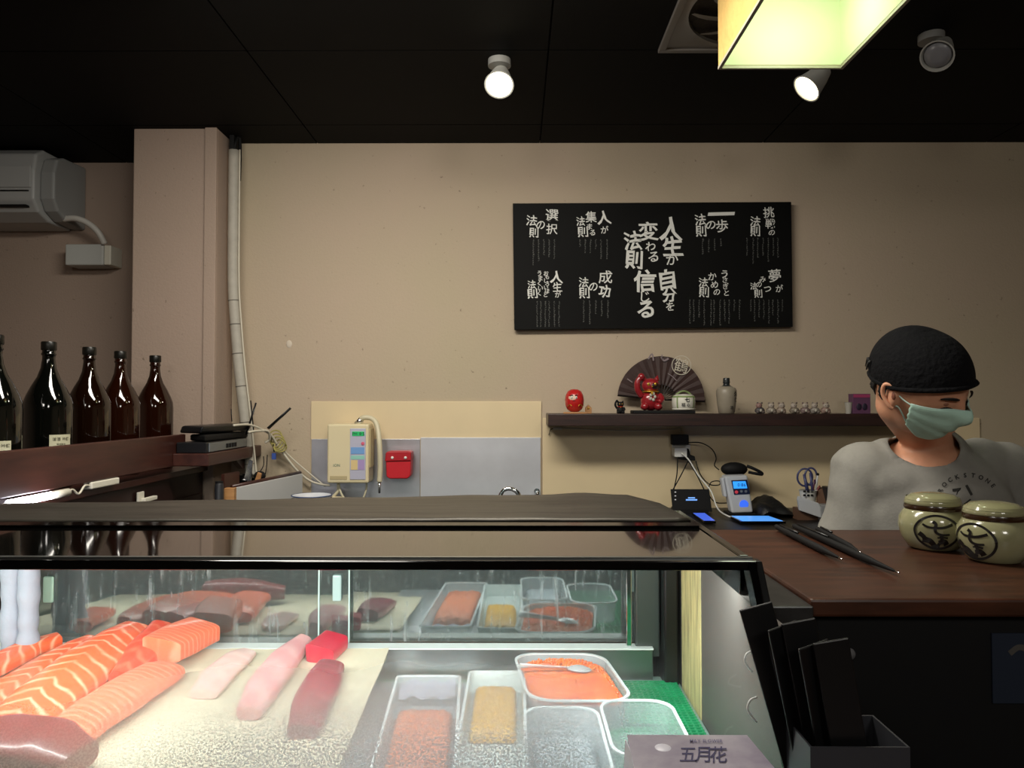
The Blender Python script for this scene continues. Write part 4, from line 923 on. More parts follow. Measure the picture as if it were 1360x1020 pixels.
# slanted right frame
def beam(p, q, wx, wy, name, mm_):
    p, q = Vector(p), Vector(q)
    MB().hexa([q+Vector((0, 0, 0)), q+Vector((wx, 0, 0)), q+Vector((wx, wy, 0)), q+Vector((0, wy, 0)), p, p+Vector((wx, 0, 0)), p+Vector((wx, wy, 0)), p+Vector((0, wy, 0))]).build(name, mm_, case, bevel=.0015)
beam((XCR, yft-.012, ZT-.001), (XCR, yfb-.012, ZC-hfb), .010, .03, 'front_post', M_BLKG)
beam((XCR+.0105, yft-.004, ZT-.001), (XCR+.0105, yfb-.004, ZC-hfb), .010, .02, 'outer_post', M_BLACK)
MB().box((XCR+.0, .99, ZT-.05), (XCR+.012, 1.40, ZT+.001)).build('side_rail', M_BLKG, case, bevel=.001)
MB().box((XCR+.001, .80, ZC-HF), (XCR+.011, 1.38, ZT-.051)).build('side_cover', mat('cover_dk', '55504c', .5), case)
MB().box((XCR-.0005, 1.20, ZC-HF), (XCR+.0009, 1.335, ZT-.014)).build('foam_strip', mat('foam_cream', 'd8c98c', .6, c2='8f8660', nscale=9, stretch=(1, 14, 1.2)), case)
# hooks
for px, py, s_ in ((995, 868, 1), (1000, 930, 1.2)):
    Yk = .86 if s_ == 1 else .815
    o = MB().tube(spline([W(px+5, py-4, Yk), W(px-3*s_, py, Yk-.004), W(px-6*s_, py+9*s_, Yk-.006), W(px-2*s_, py+17*s_, Yk-.004), W(px+4*s_, py+24*s_, Yk)], 6), .0011, 8).build('glass_clip', mat('clip_clear', 'f2f6f4', .4), smooth=True)
    tag(o, 'thin clear plastic hook on the case side edge, %s of the two' % ('upper' if s_ == 1 else 'lower'), 'hook', 'clear hooks')
# sticker
o = thing('round_sticker', W(906, 758, 1.33), 'small round white sticker at the top of the side glass', 'sticker')
m = MB(); xk = XCR-.0045
cy_, cz_ = 1.29, ZC-.295
yy = 1.30; zz = ZT-.024
m.add([(xk, yy+.025*math.cos(a), zz+.012*math.sin(a)) for a in [math.pi*2*q/24 for q in range(24)]], [tuple(range(24))]); m.build('disc', mat('sticker_white', 'cfcfca', .5), o)
mm = MB(); line_text(mm, 'RU', lambda u, v: Vector((xk-.0008, yy+u, zz+v)), 0, 0, .016, .02); mm.build('lettering', mat('sticker_ink', '6f6f6a', .5), o)

# lid sheet on top
m = MB(); nx, ny = 60, 10; vs = []
for j in range(ny+1):
    for i in range(nx+1):
        u, v = i/nx, j/ny; Y = 0
        xr = .292-.02*v-(.035*max(0, (v-.6))/.4)
        x = -1.10+(xr+1.10)*u; Y = 1.262+.02*min(0, x)+(.345+.13*min(0, x))*v
        z = ZT+.0048+.0009*math.sin(x*23+v*4)*v+.0003*math.sin(x*51)
        if x > 0: z += .0035*math.exp(-((x-.13)/.05)**2)*v*v
        vs.append((x, Y, z))
m.add(vs, [(j*(nx+1)+i, j*(nx+1)+i+1, (j+1)*(nx+1)+i+1, (j+1)*(nx+1)+i) for j in range(ny) for i in range(nx)])
o = m.build('case_cover_sheet', mat('dull_sheet', '3e3a33', .42, .55, noise=.35, nscale=7, bump=.12, bscale=12, stretch=(.4, 3, 1)), smooth=True)
sdm = o.modifiers.new('s', 'SOLIDIFY'); sdm.thickness = .0035; sdm.offset = -1
tag(o, 'dull brownish grey sheet cover lying along the rear top of the display case', 'cover')
o = MB().box((XCL, 1.205, ZT+.0005), (XCR, 1.238, ZT+.0045)).build('cover_strip', M_BLKG); tag(o, 'black strip along the front edge of the grey case cover', 'strip')

# white rolled towels inside left
for k, (px, lab) in enumerate(((14, 'white rolled cloth standing in the case at the far left edge'), (37, 'white rolled cloth standing in the case, right of the other roll'))):
    c = W(px, 870, 1.32); c.z = ZC-HF
    m = MB(); prof = []
    for q in range(28):
        z = .278*q/27; r_ = .0165+.0012*math.sin(z*70+k*2)+.0009*math.sin(z*160+k); 
        if abs(z-.08-.02*k) < .006: r_ -= .002
        prof.append((r_, z))
    m.lathe(prof, c, 24); o = m.build('rolled_cloth', mat('white_cloth', '9aa0ac', .8, bump=.3, bscale=40), smooth=True); tag(o, lab, 'cloth', 'white rolls in the case')

# green mat with ribs on floor
gmn = mat('green_mat', '12925c', .45, noise=.15, nscale=30)
t = thing('green_mat', (-.05, 1.05, ZC-HF), 'green grid plastic mat on the floor of the display case', 'mat')
gx0, gx1, gy0, gy1 = -.30, .283, .83, 1.345; zg = ZC-HF
MB().box((gx0, gy0, zg+.0005), (gx1, gy1, zg+.004)).build('base_sheet', gmn, t)
m = MB(); s_ = .0095
k = 0; y = gy0
while y < gy1:
    m.box((gx0, y, zg+.004), (gx1, y+.0028, zg+.009)); y += s_
x = gx0
while x < gx1:
    m.box((x, gy0, zg+.004), (x+.0028, gy1, zg+.0085)); x += s_
o = m.build('grid_ribs', gmn, t); o['kind'] = 'stuff'

struct_plate = MB().box((-.30, .83, ZC-HF+.0092), (.135, 1.335, ZC-HF+.0102)).build('tray_plate', M_STEELB, bevel=.0003); tag(struct_plate, 'flat steel plate lying on the green mat under the food tubs', 'plate')
# ---- fish board, paper
hB = lambda y: .440+(.055)*(1.36-y)/.5      # board depth below eye at Y
def BD(px, py, up=0):                        # pixel -> point on the sloping board
    d_ = RM @ Vector(((px-680)/F, -(py-510)/F, -1)); # h = .44+.11*(1.36-Y)
    # CAM.z + t*dz = ZC - .44 - .11*(1.36 - t*dy) + up
    tt = (-.44-.11*1.36+up)/(d_.z-.11*d_.y); return CAM+d_*tt
t = thing('fish_board', (-.5, 1.1, ZC-HF), 'cream paper covered board under the fish fillets', 'board')
pr = [BD(519, 853), BD(438, 1015), BD(428, 1035)]
xr0 = pr[0]
corners = [Vector((-1.03, 1.345, 0)), Vector((BD(519, 853).x, 1.345, 0)), BD(470, 955), BD(440, 1030), Vector((-1.03, .80, 0))]
for c in corners: c.z = ZC-hB(c.y)*1.0
for c in corners: c.z = ZC-.44-.11*(1.36-c.y)
MB().prism([c-Vector((0, 0, .012)) for c in corners], (0, 0, .0115)).build('board', mat('board_pale', 'c9bf9f', .5), t, bevel=.002)
m = MB(); nx, ny = 40, 30; vs = []
for j in range(ny+1):
    for i in range(nx+1):
        u, v = i/nx, j/ny; y = 1.352-.54*v; xr = interp([.8, 1.352], [BD(440, 1030).x, BD(520, 852).x], y)+.002
        x = -1.03+(xr+1.03)*u; z = ZC-.44-.11*(1.36-y)+.0012+.0008*math.sin(x*40+y*30)+.0007*math.sin(x*90-y*50)
        if v < .1: z += .003*(1-v/.1)*u**3
        vs.append((x, y, z))
m.add(vs, [(j*(nx+1)+i, j*(nx+1)+i+1, (j+1)*(nx+1)+i+1, (j+1)*(nx+1)+i) for j in range(ny) for i in range(nx)])
m.build('paper', mat('cream_paper', 'd6cbb0', .7, bump=.25, bscale=30, sheen=0), t, True)

def fish_mat(name, base, line, freq, deep, width=.12, chev=2.2, inten=.75):
    m = bpy.data.materials.new(name); m.use_nodes = True; N = m.node_tree.nodes; L = m.node_tree.links; b = N['Principled BSDF']
    uvn = N.new('ShaderNodeUVMap'); tc = N.new('ShaderNodeTexCoord'); sp = N.new('ShaderNodeSeparateXYZ'); L.new(uvn.outputs[0], sp.inputs[0])
    nz = noise(N, L, tc.outputs['Object'], 14, 2)
    ab = mth(N, L, 'ABSOLUTE', mth(N, L, 'SUBTRACT', sp.outputs[1], .42))
    ph = mth(N, L, 'ADD', mth(N, L, 'MULTIPLY', sp.outputs[0], freq), mth(N, L, 'ADD', mth(N, L, 'MULTIPLY', mth(N, L, 'POWER', ab, .8), chev), mth(N, L, 'MULTIPLY', nz, 1.6)))
    fr = mth(N, L, 'FRACT', ph); ln = ramp(N, L, mth(N, L, 'ABSOLUTE', mth(N, L, 'SUBTRACT', fr, .5)), 0, width, inten, 0)
    mask = ramp(N, L, noise(N, L, tc.outputs['Object'], 22, 3), .3, .6, .35, 1)
    f = mth(N, L, 'MULTIPLY', ln, mask)
    mb = N.new('ShaderNodeMix'); mb.data_type = 'RGBA'; L.new(noise(N, L, tc.outputs['Object'], 9, 3), mb.inputs[0]); mb.inputs[6].default_value = lin(base); mb.inputs[7].default_value = lin(deep)
    mx = N.new('ShaderNodeMix'); mx.data_type = 'RGBA'; L.new(f, mx.inputs[0]); L.new(mb.outputs[2], mx.inputs[6]); mx.inputs[7].default_value = lin(line)
    L.new(mx.outputs[2], b.inputs['Base Color']); b.inputs['Roughness'].default_value = .32; b.inputs['Coat Weight'].default_value = .25
    b.inputs['Subsurface Weight'].default_value = .25; b.inputs['Subsurface Scale'].default_value = .008; b.inputs['Subsurface Radius'].default_value = (1, .4, .25)
    bp_ = N.new('ShaderNodeBump'); bp_.inputs['Strength'].default_value = .3; bp_.inputs['Distance'].default_value = .003; L.new(fr, bp_.inputs['Height']); L.new(bp_.outputs[0], b.inputs['Normal'])
    return m
MS1 = fish_mat('salmon_flesh', 'ee6a3c', 'f3c3a0', 5.5, 'e5532b', .22, 1.8, .6)
MS2 = fish_mat('salmon_fine', 'f27a58', 'f5b79a', 12, 'e8603e', .3, 1.0, .35)
MS4 = fish_mat('salmon_deep', 'ea4f32', 'f09a78', 4, 'd8402a', .3, 1.0, .35)
MS3 = fish_mat('salmon_skin', '8e2f2c', 'a0504a', 3, '5c1d22', .3, .5, .15)
MW1 = fish_mat('white_fish', 'e6c3b8', 'efdcd2', 4, 'd8a7a2', .4, .6, .25)
MW2 = fish_mat('pink_fish', 'e2a9a4', 'eed0c8', 2, 'cf8088', .45, .5, .3)
MT1 = fish_mat('tuna_red', 'd4233f', 'e05068', 3, 'b81232', .3, .5, .15)
MT2 = fish_mat('tuna_dark', '9c1a34', 'b04058', 7, '74101f', .3, .5, .3)
def fillet(name, path, lab, matn, cat_, grp, seg=20, p=3.2, lift=None, tipz=0, taper=(1, 1)):
    """path: list of (px, py, half width m, thickness m); superellipse sections, flat base on the board"""
    P = [BD(x, y) for x, y, *_ in path]; n = 18; rr = []; uvs = []
    ts = np.linspace(0, len(path)-1, n); L_ = 0; prev = None
    ix = range(len(path))
    for t_ in ts:
        c = Vector((interp(ix, [q.x for q in P], t_), interp(ix, [q.y for q in P], t_), interp(ix, [q.z for q in P], t_)))
        c2 = Vector((interp(ix, [q.x for q in P], min(t_+.1, ix[-1])), interp(ix, [q.y for q in P], min(t_+.1, ix[-1])), 0)); c1 = Vector((interp(ix, [q.x for q in P], max(t_-.1, 0)), interp(ix, [q.y for q in P], max(t_-.1, 0)), 0))
        tg = (c2-c1).normalized(); sd = Vector((tg.y, -tg.x, 0))
        hw = interp(ix, [q[2] for q in path], t_); th = interp(ix, [q[3] for q in path], t_)
        lf = interp(ix, lift, t_) if lift else 0
        if prev is not None: L_ += (c-prev).length
        prev = c; ring = []
        for q in range(seg):
            a = 2*math.pi*q/seg; ca, sa = math.cos(a), math.sin(a)
            x = math.copysign(abs(ca)**(2/p), ca)*hw; z = math.copysign(abs(sa)**(2/p), sa)*th/2+th/2
            w_ = 1+.03*math.sin(L_*60+q)
            ring.append(c+sd*x*w_+Vector((0, 0, lf+.0015+z*(1-.15*(x/hw if hw else 0)))))
            uvs.append((L_*10/1.0*.1*7, .5+x/hw*.5 if hw else .5))
        rr.append(ring)
    m = MB(); m.rings(rr)
    m.uv = {i: u for i, u in enumerate(uvs)}
    o = m.build(name, matn, smooth=True, bevel=0, auto=50)
    return tag(o, lab, cat_, grp)
GS = 'salmon pieces in the display case'
fillet('salmon_fillet', [(-60, 925, .028, .022), (0, 896, .028, .024), (40, 875, .024, .024), (78, 862, .014, .022)], 'orange salmon fillet at the far left edge', MS1, 'salmon', GS, lift=[.004]*4)
fillet('salmon_fillet', [(-60, 1000, .05, .03), (0, 955, .05, .034), (60, 915, .045, .036), (110, 880, .035, .034), (125, 868, .02, .03)], 'broad salmon fillet behind the dark skinned piece at the left', MS1, 'salmon', GS)
fillet('salmon_fillet', [(0, 1010, .05, .03), (60, 960, .05, .038), (120, 912, .048, .042), (160, 880, .04, .042), (182, 862, .030, .038)], 'long striped salmon fillet with bright orange back end, left of the cut pieces', MS1, 'salmon', GS, lift=[.004, .010, .012, .010, .008])
fillet('salmon_fillet', [(165, 925, .024, .03), (190, 893, .028, .040), (216, 858, .022, .038)], 'small deep orange salmon piece standing between two fillets', MS4, 'salmon', GS, lift=[.006]*3)
fillet('salmon_fillet', [(214, 897, .034, .038), (240, 876, .038, .040), (270, 857, .034, .038)], 'blocky salmon piece with a cut end nearest the cream paper', MS2, 'salmon', GS, p=6, lift=[.020, .012, .006])
fillet('salmon_fillet', [(60, 1030, .03, .025), (110, 985, .036, .032), (165, 945, .038, .034), (212, 912, .034, .030), (226, 902, .028, .024)], 'long narrow salmon fillet lying nearest to the cream paper in front', MS2, 'salmon', GS, lift=[.01, .008, .006, .004, .002])
fillet('salmon_fillet', [(-70, 1040, .05, .045), (0, 1030, .05, .05), (60, 1030, .045, .045), (105, 1040, .03, .03)], 'dark red skinned salmon piece in the lower left corner', MS3, 'salmon', GS, lift=[.012]*4)
GW = 'white and pink fish blocks'
fillet('white_fish_block', [(270, 930, .022, .014), (290, 905, .027, .018), (318, 880, .024, .016), (330, 872, .016, .012)], 'pale pink white fish block on the cream paper, nearest the salmon', MW1, 'fish', GW)
fillet('pink_fish_block', [(330, 958, .018, .02), (348, 930, .026, .028), (378, 890, .024, .03), (405, 862, .013, .024)], 'long pale pink fish block between the white fish and the tuna', MW2, 'fish', GW)
fillet('tuna_block', [(424, 882, .026, .028), (446, 862, .024, .028)], 'bright red tuna block at the rear edge of the paper', MT1, 'tuna', 'tuna blocks', p=6)
fillet('tuna_block', [(402, 984, .022, .02), (412, 955, .028, .028), (430, 918, .028, .03), (440, 898, .022, .026)], 'long dark red tuna block in front of the bright red one', MT2, 'tuna', 'tuna blocks')

# ---- containers on the green mat
ZM = ZC-HF+.0104; HM = HF-.0095
def rrect(cx, cy, hx, hy, r, z, n=6, skew=0):
    out = []
    for sx_, sy_, a0_ in ((1, 1, 0), (-1, 1, 90), (-1, -1, 180), (1, -1, 270)):
        for k in range(n+1):
            a = math.radians(a0_+90*k/n); x = sx_*(hx-r)+r*math.cos(a); y = sy_*(hy-r)+r*math.sin(a)
            out.append(Vector((cx+x+skew*y, cy+y, z)))
    return out
def tub(name, px, hR, hx, hy, h, lab, matn, skew=0, r=.02, ctr=None, z0=ZM, grp='food tubs'):
    cx, cy = ctr
    t = thing(name, (cx, cy, z0), lab, 'food container', grp); e = .0018
    m = MB().rings([rrect(cx, cy, hx*.9, hy*.94, r*.8, z0, skew=skew), rrect(cx, cy, hx, hy, r, z0+h, skew=skew), rrect(cx, cy, hx-e, hy-e, r-e, z0+h, skew=skew), rrect(cx, cy, hx*.9-e, hy*.94-e, r*.8, z0+e, skew=skew)])
    m.build('tub', matn, t, True, auto=50)
    a = rrect(cx, cy, hx+.0022, hy+.0022, r, z0+h, skew=skew); b = rrect(cx, cy, hx-.002, hy-.002, r-.002, z0+h, skew=skew)
    m = MB(); m.rings([a, [p+Vector((0, 0, .0025)) for p in a], [p+Vector((0, 0, .0025)) for p in b], b], cap=False, closed=True); m.build('rim', mat('tub_rim', 'd9dfe0', .2), t, True, auto=50)
    return t
def tubmat(name, col, a): 
    m = mat(name, col, .15, alpha=a, spec=.6); return m
MTU = tubmat('tub_plastic', 'd5dde0', .38); MTU2 = tubmat('tub_plastic_thin', 'd5dde0', .22)
def slab_food(name, px, cx, cy, hx, hy, z, th, matn, lab, cat_, skew=0, amp=.003, stuffk=True, r=.012):
    n = 26; vs = []; 
    m = MB()
    for j in range(n+1):
        for i in range(n+1):
            u, v = i/n*2-1, j/n*2-1; f = 4
            # squircle mapping
            x, y = u*hx, v*hy; e = (1-abs(u)**6)*(1-abs(v)**6)
            zz = z+th*(e**.35 if e > 0 else 0)+amp*(math.sin(x*330+y*90+3*math.sin(y*200))+math.sin(y*290+x*60))*.5*min(1, e*2)
            vs.append((cx+x+skew*y, cy+y, zz))
    m.add(vs, [(j*(n+1)+i, j*(n+1)+i+1, (j+1)*(n+1)+i+1, (j+1)*(n+1)+i) for j in range(n) for i in range(n)])
    m.add([(cx+sx_*hx+skew*sy_*hy, cy+sy_*hy, z-.001) for sx_, sy_ in ((-1, -1), (1, -1), (1, 1), (-1, 1))], [(0, 3, 2, 1)])
    o = m.build(name, matn, smooth=True); tag(o, lab, cat_); return o
def ctr(px, py, h): p = G(px, py, h); return (p.x, p.y)
# tray with minced tuna
h1 = HM-.035
c1 = ctr(566, 960, h1); a_ = G(612, 897, h1); b_ = G(512, 1015, h1)
k1 = ((G(612, 897, h1).x+G(527, 897, h1).x)/2, G(570, 897, h1).y)
k2 = ((G(598, 1019, h1).x+G(500, 1019, h1).x)/2, G(570, 1019, h1).y)
cy1 = (k1[1]+k2[1])/2-.03; sk = (k1[0]-k2[0])/(k1[1]-k2[1]); cx1 = k1[0]+(cy1-k1[1])*sk
tub('minced_tuna_tray', 0, 0, .052, k1[1]-cy1, .032, 'long frosted tray of pale orange minced fish', MTU, skew=sk, ctr=(cx1, cy1), r=.014)
slab_food('minced_fish', 0, cx1+(1.045-cy1)*sk, 1.045, .043, .128, ZM+.004, .022, mat('minced_salmon', 'e88f68', .45, c2='dd7350', nscale=90, bump=.5, bscale=120), 'pale orange minced fish filling the long tray', 'minced fish', skew=sk)
# plastic wrap at the rear of tray
m = MB(); nn = 16; vs = []
for j in range(7):
    for i in range(nn+1):
        u = i/nn*2-1; y = k1[1]-.006-j*.009; vs.append((cx1+(y-cy1)*sk+u*.045, y, ZM+.020+.006*math.sin(u*9+j)*.5+.008*(6-j)/6))
m.add(vs, [(j*(nn+1)+i, j*(nn+1)+i+1, (j+1)*(nn+1)+i+1, (j+1)*(nn+1)+i) for j in range(6) for i in range(nn)]); o = m.build('plastic_wrap', tubmat('wrap_lilac', 'c9c9dc', .75), smooth=True)
tag(o, 'crumpled clear lilac film over the rear of the minced fish tray', 'plastic film')
# yellow tray
k1 = ((G(622, 889, h1).x+G(690, 889, h1).x)/2, G(655, 889, h1).y); k2x = (G(608, 1019, h1).x+G(700, 1019, h1).x)/2
cy2 = 1.105; cx2 = (656-685)*cy2/F
tub('wrapped_egg_tray', 0, 0, .0455, .18, .034, 'white film covered tray holding a yellow block', mat('tray_white', 'c8d0ce', .35), ctr=(cx2, cy2), r=.01)
m = MB(); vs = []; nn = 18
for j in range(25):
    for i in range(nn+1):
        u = i/nn*2-1; y = cy2+.18-j*.36/24; vs.append((cx2+u*.044, y, ZM+.010+.0012*math.sin(u*14+j*1.3)+(.012*(1-j/1.5) if j < 1.5 else 0)))
m.add(vs, [(j*(nn+1)+i, j*(nn+1)+i+1, (j+1)*(nn+1)+i+1, (j+1)*(nn+1)+i) for j in range(24) for i in range(nn)]); o = m.build('plastic_film', mat('film_white', 'cfd9d6', .25), smooth=True); tag(o, 'crinkled white film lining the tray around the yellow block', 'plastic film')
slab_food('yellow_block', 0, cx2-.001, 1.160, .034, .09, ZM+.012, .020, mat('egg_yellow', 'e3b23c', .4, c2='d79a2a', nscale=60, bump=.3, bscale=90), 'yellow sea urchin block in the film covered tray', 'sea urchin', amp=.0012)
# roe tray (tilted rounded rectangle)
h3 = HM-.045
c3 = ctr(757, 898, h3)
t = c3 = (.0865, 1.240)
t = tub('roe_tub', 0, 0, .078, .105, .044, 'shallow tub of orange salmon roe with a spoon across it', MTU, ctr=c3, r=.04, skew=-.12)
random.seed(11); m = MB(); ico = None
bm = bmesh.new(); bmesh.ops.create_icosphere(bm, subdivisions=1, radius=1); iv = [v.co.copy() for v in bm.verts]; bf = [tuple(v.index for v in f.verts) for f in bm.faces]; bm.free()
cnt = 0
while cnt < 2600:
    u, v = random.uniform(-1, 1), random.uniform(-1, 1)
    if abs(u)**4+abs(v)**4 > .95: continue
    x = c3[0]+u*.070-.12*v*.096; y = c3[1]+v*.096; z = ZM+.0335+random.uniform(0, .0035)+.004*(1-u*u)
    r_ = .0025; m.add([Vector((x, y, z))+q*r_ for q in iv], bf); cnt += 1
o = m.build('salmon_roe', mat('roe', 'ff8c2e', .12, coat=.6, c2='f4641a', nscale=40, sss=0), smooth=True); tag(o, 'orange salmon roe filling the shallow tub under the spoon', 'salmon roe', kind='stuff')
m = MB().rings([rrect(c3[0], c3[1], .067, .094, .034, ZM+.003, skew=-.12), rrect(c3[0], c3[1], .0725, .0985, .036, ZM+.034, skew=-.12)]); o = m.build('roe_layer', mat('roe_base', 'ea6a22', .3), t, True, auto=40)
# spoon
A = G(690, 884, h3-.012); B = G(755, 887, h3-.004); C = G(779, 891, h3+.0)
pts = [A, A*.75+B*.25, A*.5+B*.5, A*.2+B*.8, B]
m = MB().tube(pts, [.0075, .0062, .005, .0045, .0042], 12, flat=.32)
o = thing('steel_spoon', C, 'steel spoon lying across the tub of salmon roe', 'spoon')
m.build('handle', mat('spoon_steel', 'dcdcde', .4, .35), o, True)
m = MB(); vs = []; dirx = (B-A).normalized(); sdx = Vector((-dirx.y, dirx.x, 0)).normalized()
cc = B+dirx*.019
R_ = 10; S_ = 24
for r_ in range(R_+1):
    k = r_/R_
    for q in range(S_):
        a = 2*math.pi*q/S_; vs.append(cc+dirx*math.cos(a)*.021*k+sdx*math.sin(a)*.0155*k+Vector((0, 0, .006*(1-k*k)*1.0-.001)))
m.add(vs, [(r_*S_+q, r_*S_+(q+1) % S_, (r_+1)*S_+(q+1) % S_, (r_+1)*S_+q) for r_ in range(R_) for q in range(S_)])
m.build('bowl', mat('spoon_steel', 'dcdcde', .4, .35), o, True)
# frosted clear tubs
h4 = HM-.05
c4 = ctr(752, 1000, h4); k1 = G(748, 936, h4)
k1 = Vector((.065, 1.00, 0))
tub('clear_tub', 0, 0, .052, .108, .045, 'frosted clear empty tub in front of the roe', MTU, ctr=(k1.x, k1.y), r=.03)
# frost/ice inside
slab_food('ice_layer', 0, k1.x, k1.y-.01, .042, .085, ZM+.004, .022, mat('frosty', 'cdd6dd', .4, bump=1.0, bscale=260, noise=.12, nscale=150), 'sparkling crushed ice in the frosted tub', 'ice')['kind'] = 'stuff'
k1 = G(850, 927, h4)
k1 = Vector((.176, 1.045, 0))
tub('clear_tub', 0, 0, .052, .09, .045, 'empty clear plastic tub partly behind the tissue pack', MTU2, ctr=(k1.x, k1.y), r=.034)

# ------------------------------------------------------------------ front ledge, tissue pack, folders
o = MB().box((-1.6, .30, ZC-.43), (1.9, .742, ZC-.405)).build('customer_ledge', M_COUNTER, bevel=.003); tag(o, 'customer side wooden ledge in front of the display case', 'ledge')
zl = ZC-.405
t = thing('tissue_pack', (.15, .68, zl), 'lilac soft tissue pack with purple Chinese lettering at the bottom edge', 'tissue pack')
tx0, tx1 = G(833, 977, .325).x, G(992, 976, .325).x; tyf = G(900, 976, .325).y
TZ = ZC-.325; TD = .105
m = MB()
nx, ny = 20, 12; vs = []
for j in range(ny+1):
    for i in range(nx+1):
        u, v = i/nx, j/ny; x = tx0+(tx1-tx0)*u+.012*v*(u-.45)*1.0; y = tyf-TD*v
        z = TZ+.0012*math.sin(math.pi*u)**.5*math.sin(math.pi*v)**.5-.0003*math.sin(8*u+2)*math.sin(5*v) if 0 < u < 1 and 0 < v < 1 else TZ
        vs.append((x, y, z))
m.add(vs, [(j*(nx+1)+i, j*(nx+1)+i+1, (j+1)*(nx+1)+i+1, (j+1)*(nx+1)+i) for j in range(ny) for i in range(nx)])
top = m.build('film_top', mat('tissue_lilac', '8f8696', .35, c2='b5aeb6', nscale=18, coat=.3), t, True)
m = MB().hexa([(tx0+.004, tyf-TD, zl), (tx1-.004, tyf-TD, zl), (tx1-.004, tyf, zl), (tx0+.004, tyf, zl), (tx0, tyf-TD, TZ-.0005), (tx1, tyf-TD, TZ-.0005), (tx1, tyf, TZ-.0005), (tx0, tyf, TZ-.0005)]); m.build('pack_body', mat('tissue_side', 'b9b6c2', .4, coat=.3), t, bevel=.003)
MB().prism([(tx0-.001, tyf-.002, TZ-.004), (tx0-.004, tyf-.01, TZ-.03), (tx0-.004, tyf-.06, TZ-.035), (tx0-.001, tyf-.09, TZ-.004), (tx0+.0, tyf-.045, TZ-.001)], (-.001, 0, 0)).build('end_fold', mat('tissue_white', 'd0cdd8', .35), t)
def tp(u, v): return G(930+u, 1002-v, .325-.0018)
m = MB()
for ch, x in (('五', -16), ('月', 3), ('花', 24)): put(m, ch, lambda u, v, x=x: tp(x+u, v), 0, 0, 22, .006, sy=1.05, sx=1.12)
m.build('purple_lettering', mat('purple_ink', '2a2150', .5), t)
m = MB(); line_text(m, 'MAY FLOWER', lambda u, v: tp(u+8, 20+v-2), 0, 0, 6.5, .01, gap=.08); m.build('small_lettering', mat('purple_ink2', '5a5478', .5), t)
m = MB().ball(tp(-49, 10)-Vector((0, 0, .0022)), (.009, .010, .003), 16, 8); m.build('printed_dot', mat('tissue_white', 'd0cdd8', .35), t, True)

# folder holder
bxl = .272
t = thing('holder_box', (.33, .75, zl), 'grey metal box holder to the right of the display case front', 'holder')
m = MB(); zb1 = ZC-.318
for a_, b_ in (((bxl, .705, zl), (bxl+.002, .777, zb1)), ((bxl+.09, .705, zl), (bxl+.092, .777, zb1)), ((bxl+.002, .705, zl), (bxl+.09, .707, zb1)), ((bxl+.002, .775, zl), (bxl+.09, .777, zb1)), ((bxl+.002, .707, zl), (bxl+.09, .775, zl+.002))): m.box(a_, b_)
m.build('box', mat('holder_grey', '3c3d42', .45, .3), t)
random.seed(5)
ORDN = ('rearmost', 'second from the back', 'third from the back', 'middle', 'fifth from the back', 'sixth from the back', 'foremost')
for k in range(7):
    m = MB(); ln = .205-.012*(k % 3)-.004*k; lean = -.27+.018*k+.03*(k % 2)
    y = .767-k*.0085; x = bxl+.008+k*.0048
    R = Euler((0, lean, .35*math.sin(k*2.1))).to_matrix()
    m.box((x, y, zl+.003), (x+.034, y+.0028, zl+.003+ln), R, (x+.02, y, zl+.003))
    o = m.build('bill_folder', mat('folder_black', '060607', .4), bevel=.001)
    tag(o, 'thin black folder standing in the grey holder, %s' % ORDN[k], 'folder', 'black folders')

# ------------------------------------------------------------------ wooden front counter
hc = .27; zc_ = ZC-hc
t = thing('front_counter', (1.2, 1.3, 0), 'dark reddish brown wooden counter top at the right in front of the man', 'counter')
MB().box((.405, 1.045, zc_-.025), (2.3, 1.615, zc_)).build('counter_top', M_COUNTER, t, bevel=.004)
MB().box((.405, 1.065, 0), (2.3, 1.55, zc_-.0255)).build('counter_body', M_BLKM, t)
MB().box((XCR+.022, 1.03, 0), (.404, 1.62, zc_-.006)).build('steel_end', mat('dark_steel', '4a4b4b', .35, .8, noise=.3, nscale=18), t, bevel=.002)
o = thing('posted_card', W(1345, 930, 1.06), 'dark blue printed card on the black counter front, lower right', 'card')
a = W(1320, 935, 1.06); b = W(1400, 842, 1.06); MB().box((a.x, 1.062, a.z), (b.x, 1.0645, b.z)).build('card', mat('card_blue', '222a38', .4), o)
m = MB().ribbon(spline([W(1341, 868, 1.0615), W(1352, 860, 1.0615), W(1362, 862, 1.0615), W(1370, 872, 1.0615)], 5), .008, (0, -1, 0)); m.build('printed_mark', mat('card_mark', '4d4a46', .5), o)
MB().lathe([(.001, 0), (.009, 0), (.008, .004), (.001, .005)], W(1127, 868, 1.064), 20, (0, -1, 0)).build('round_knob', mat('knob_grey', '6a6a6c', .35), bpy.data.objects['front_counter'], True)

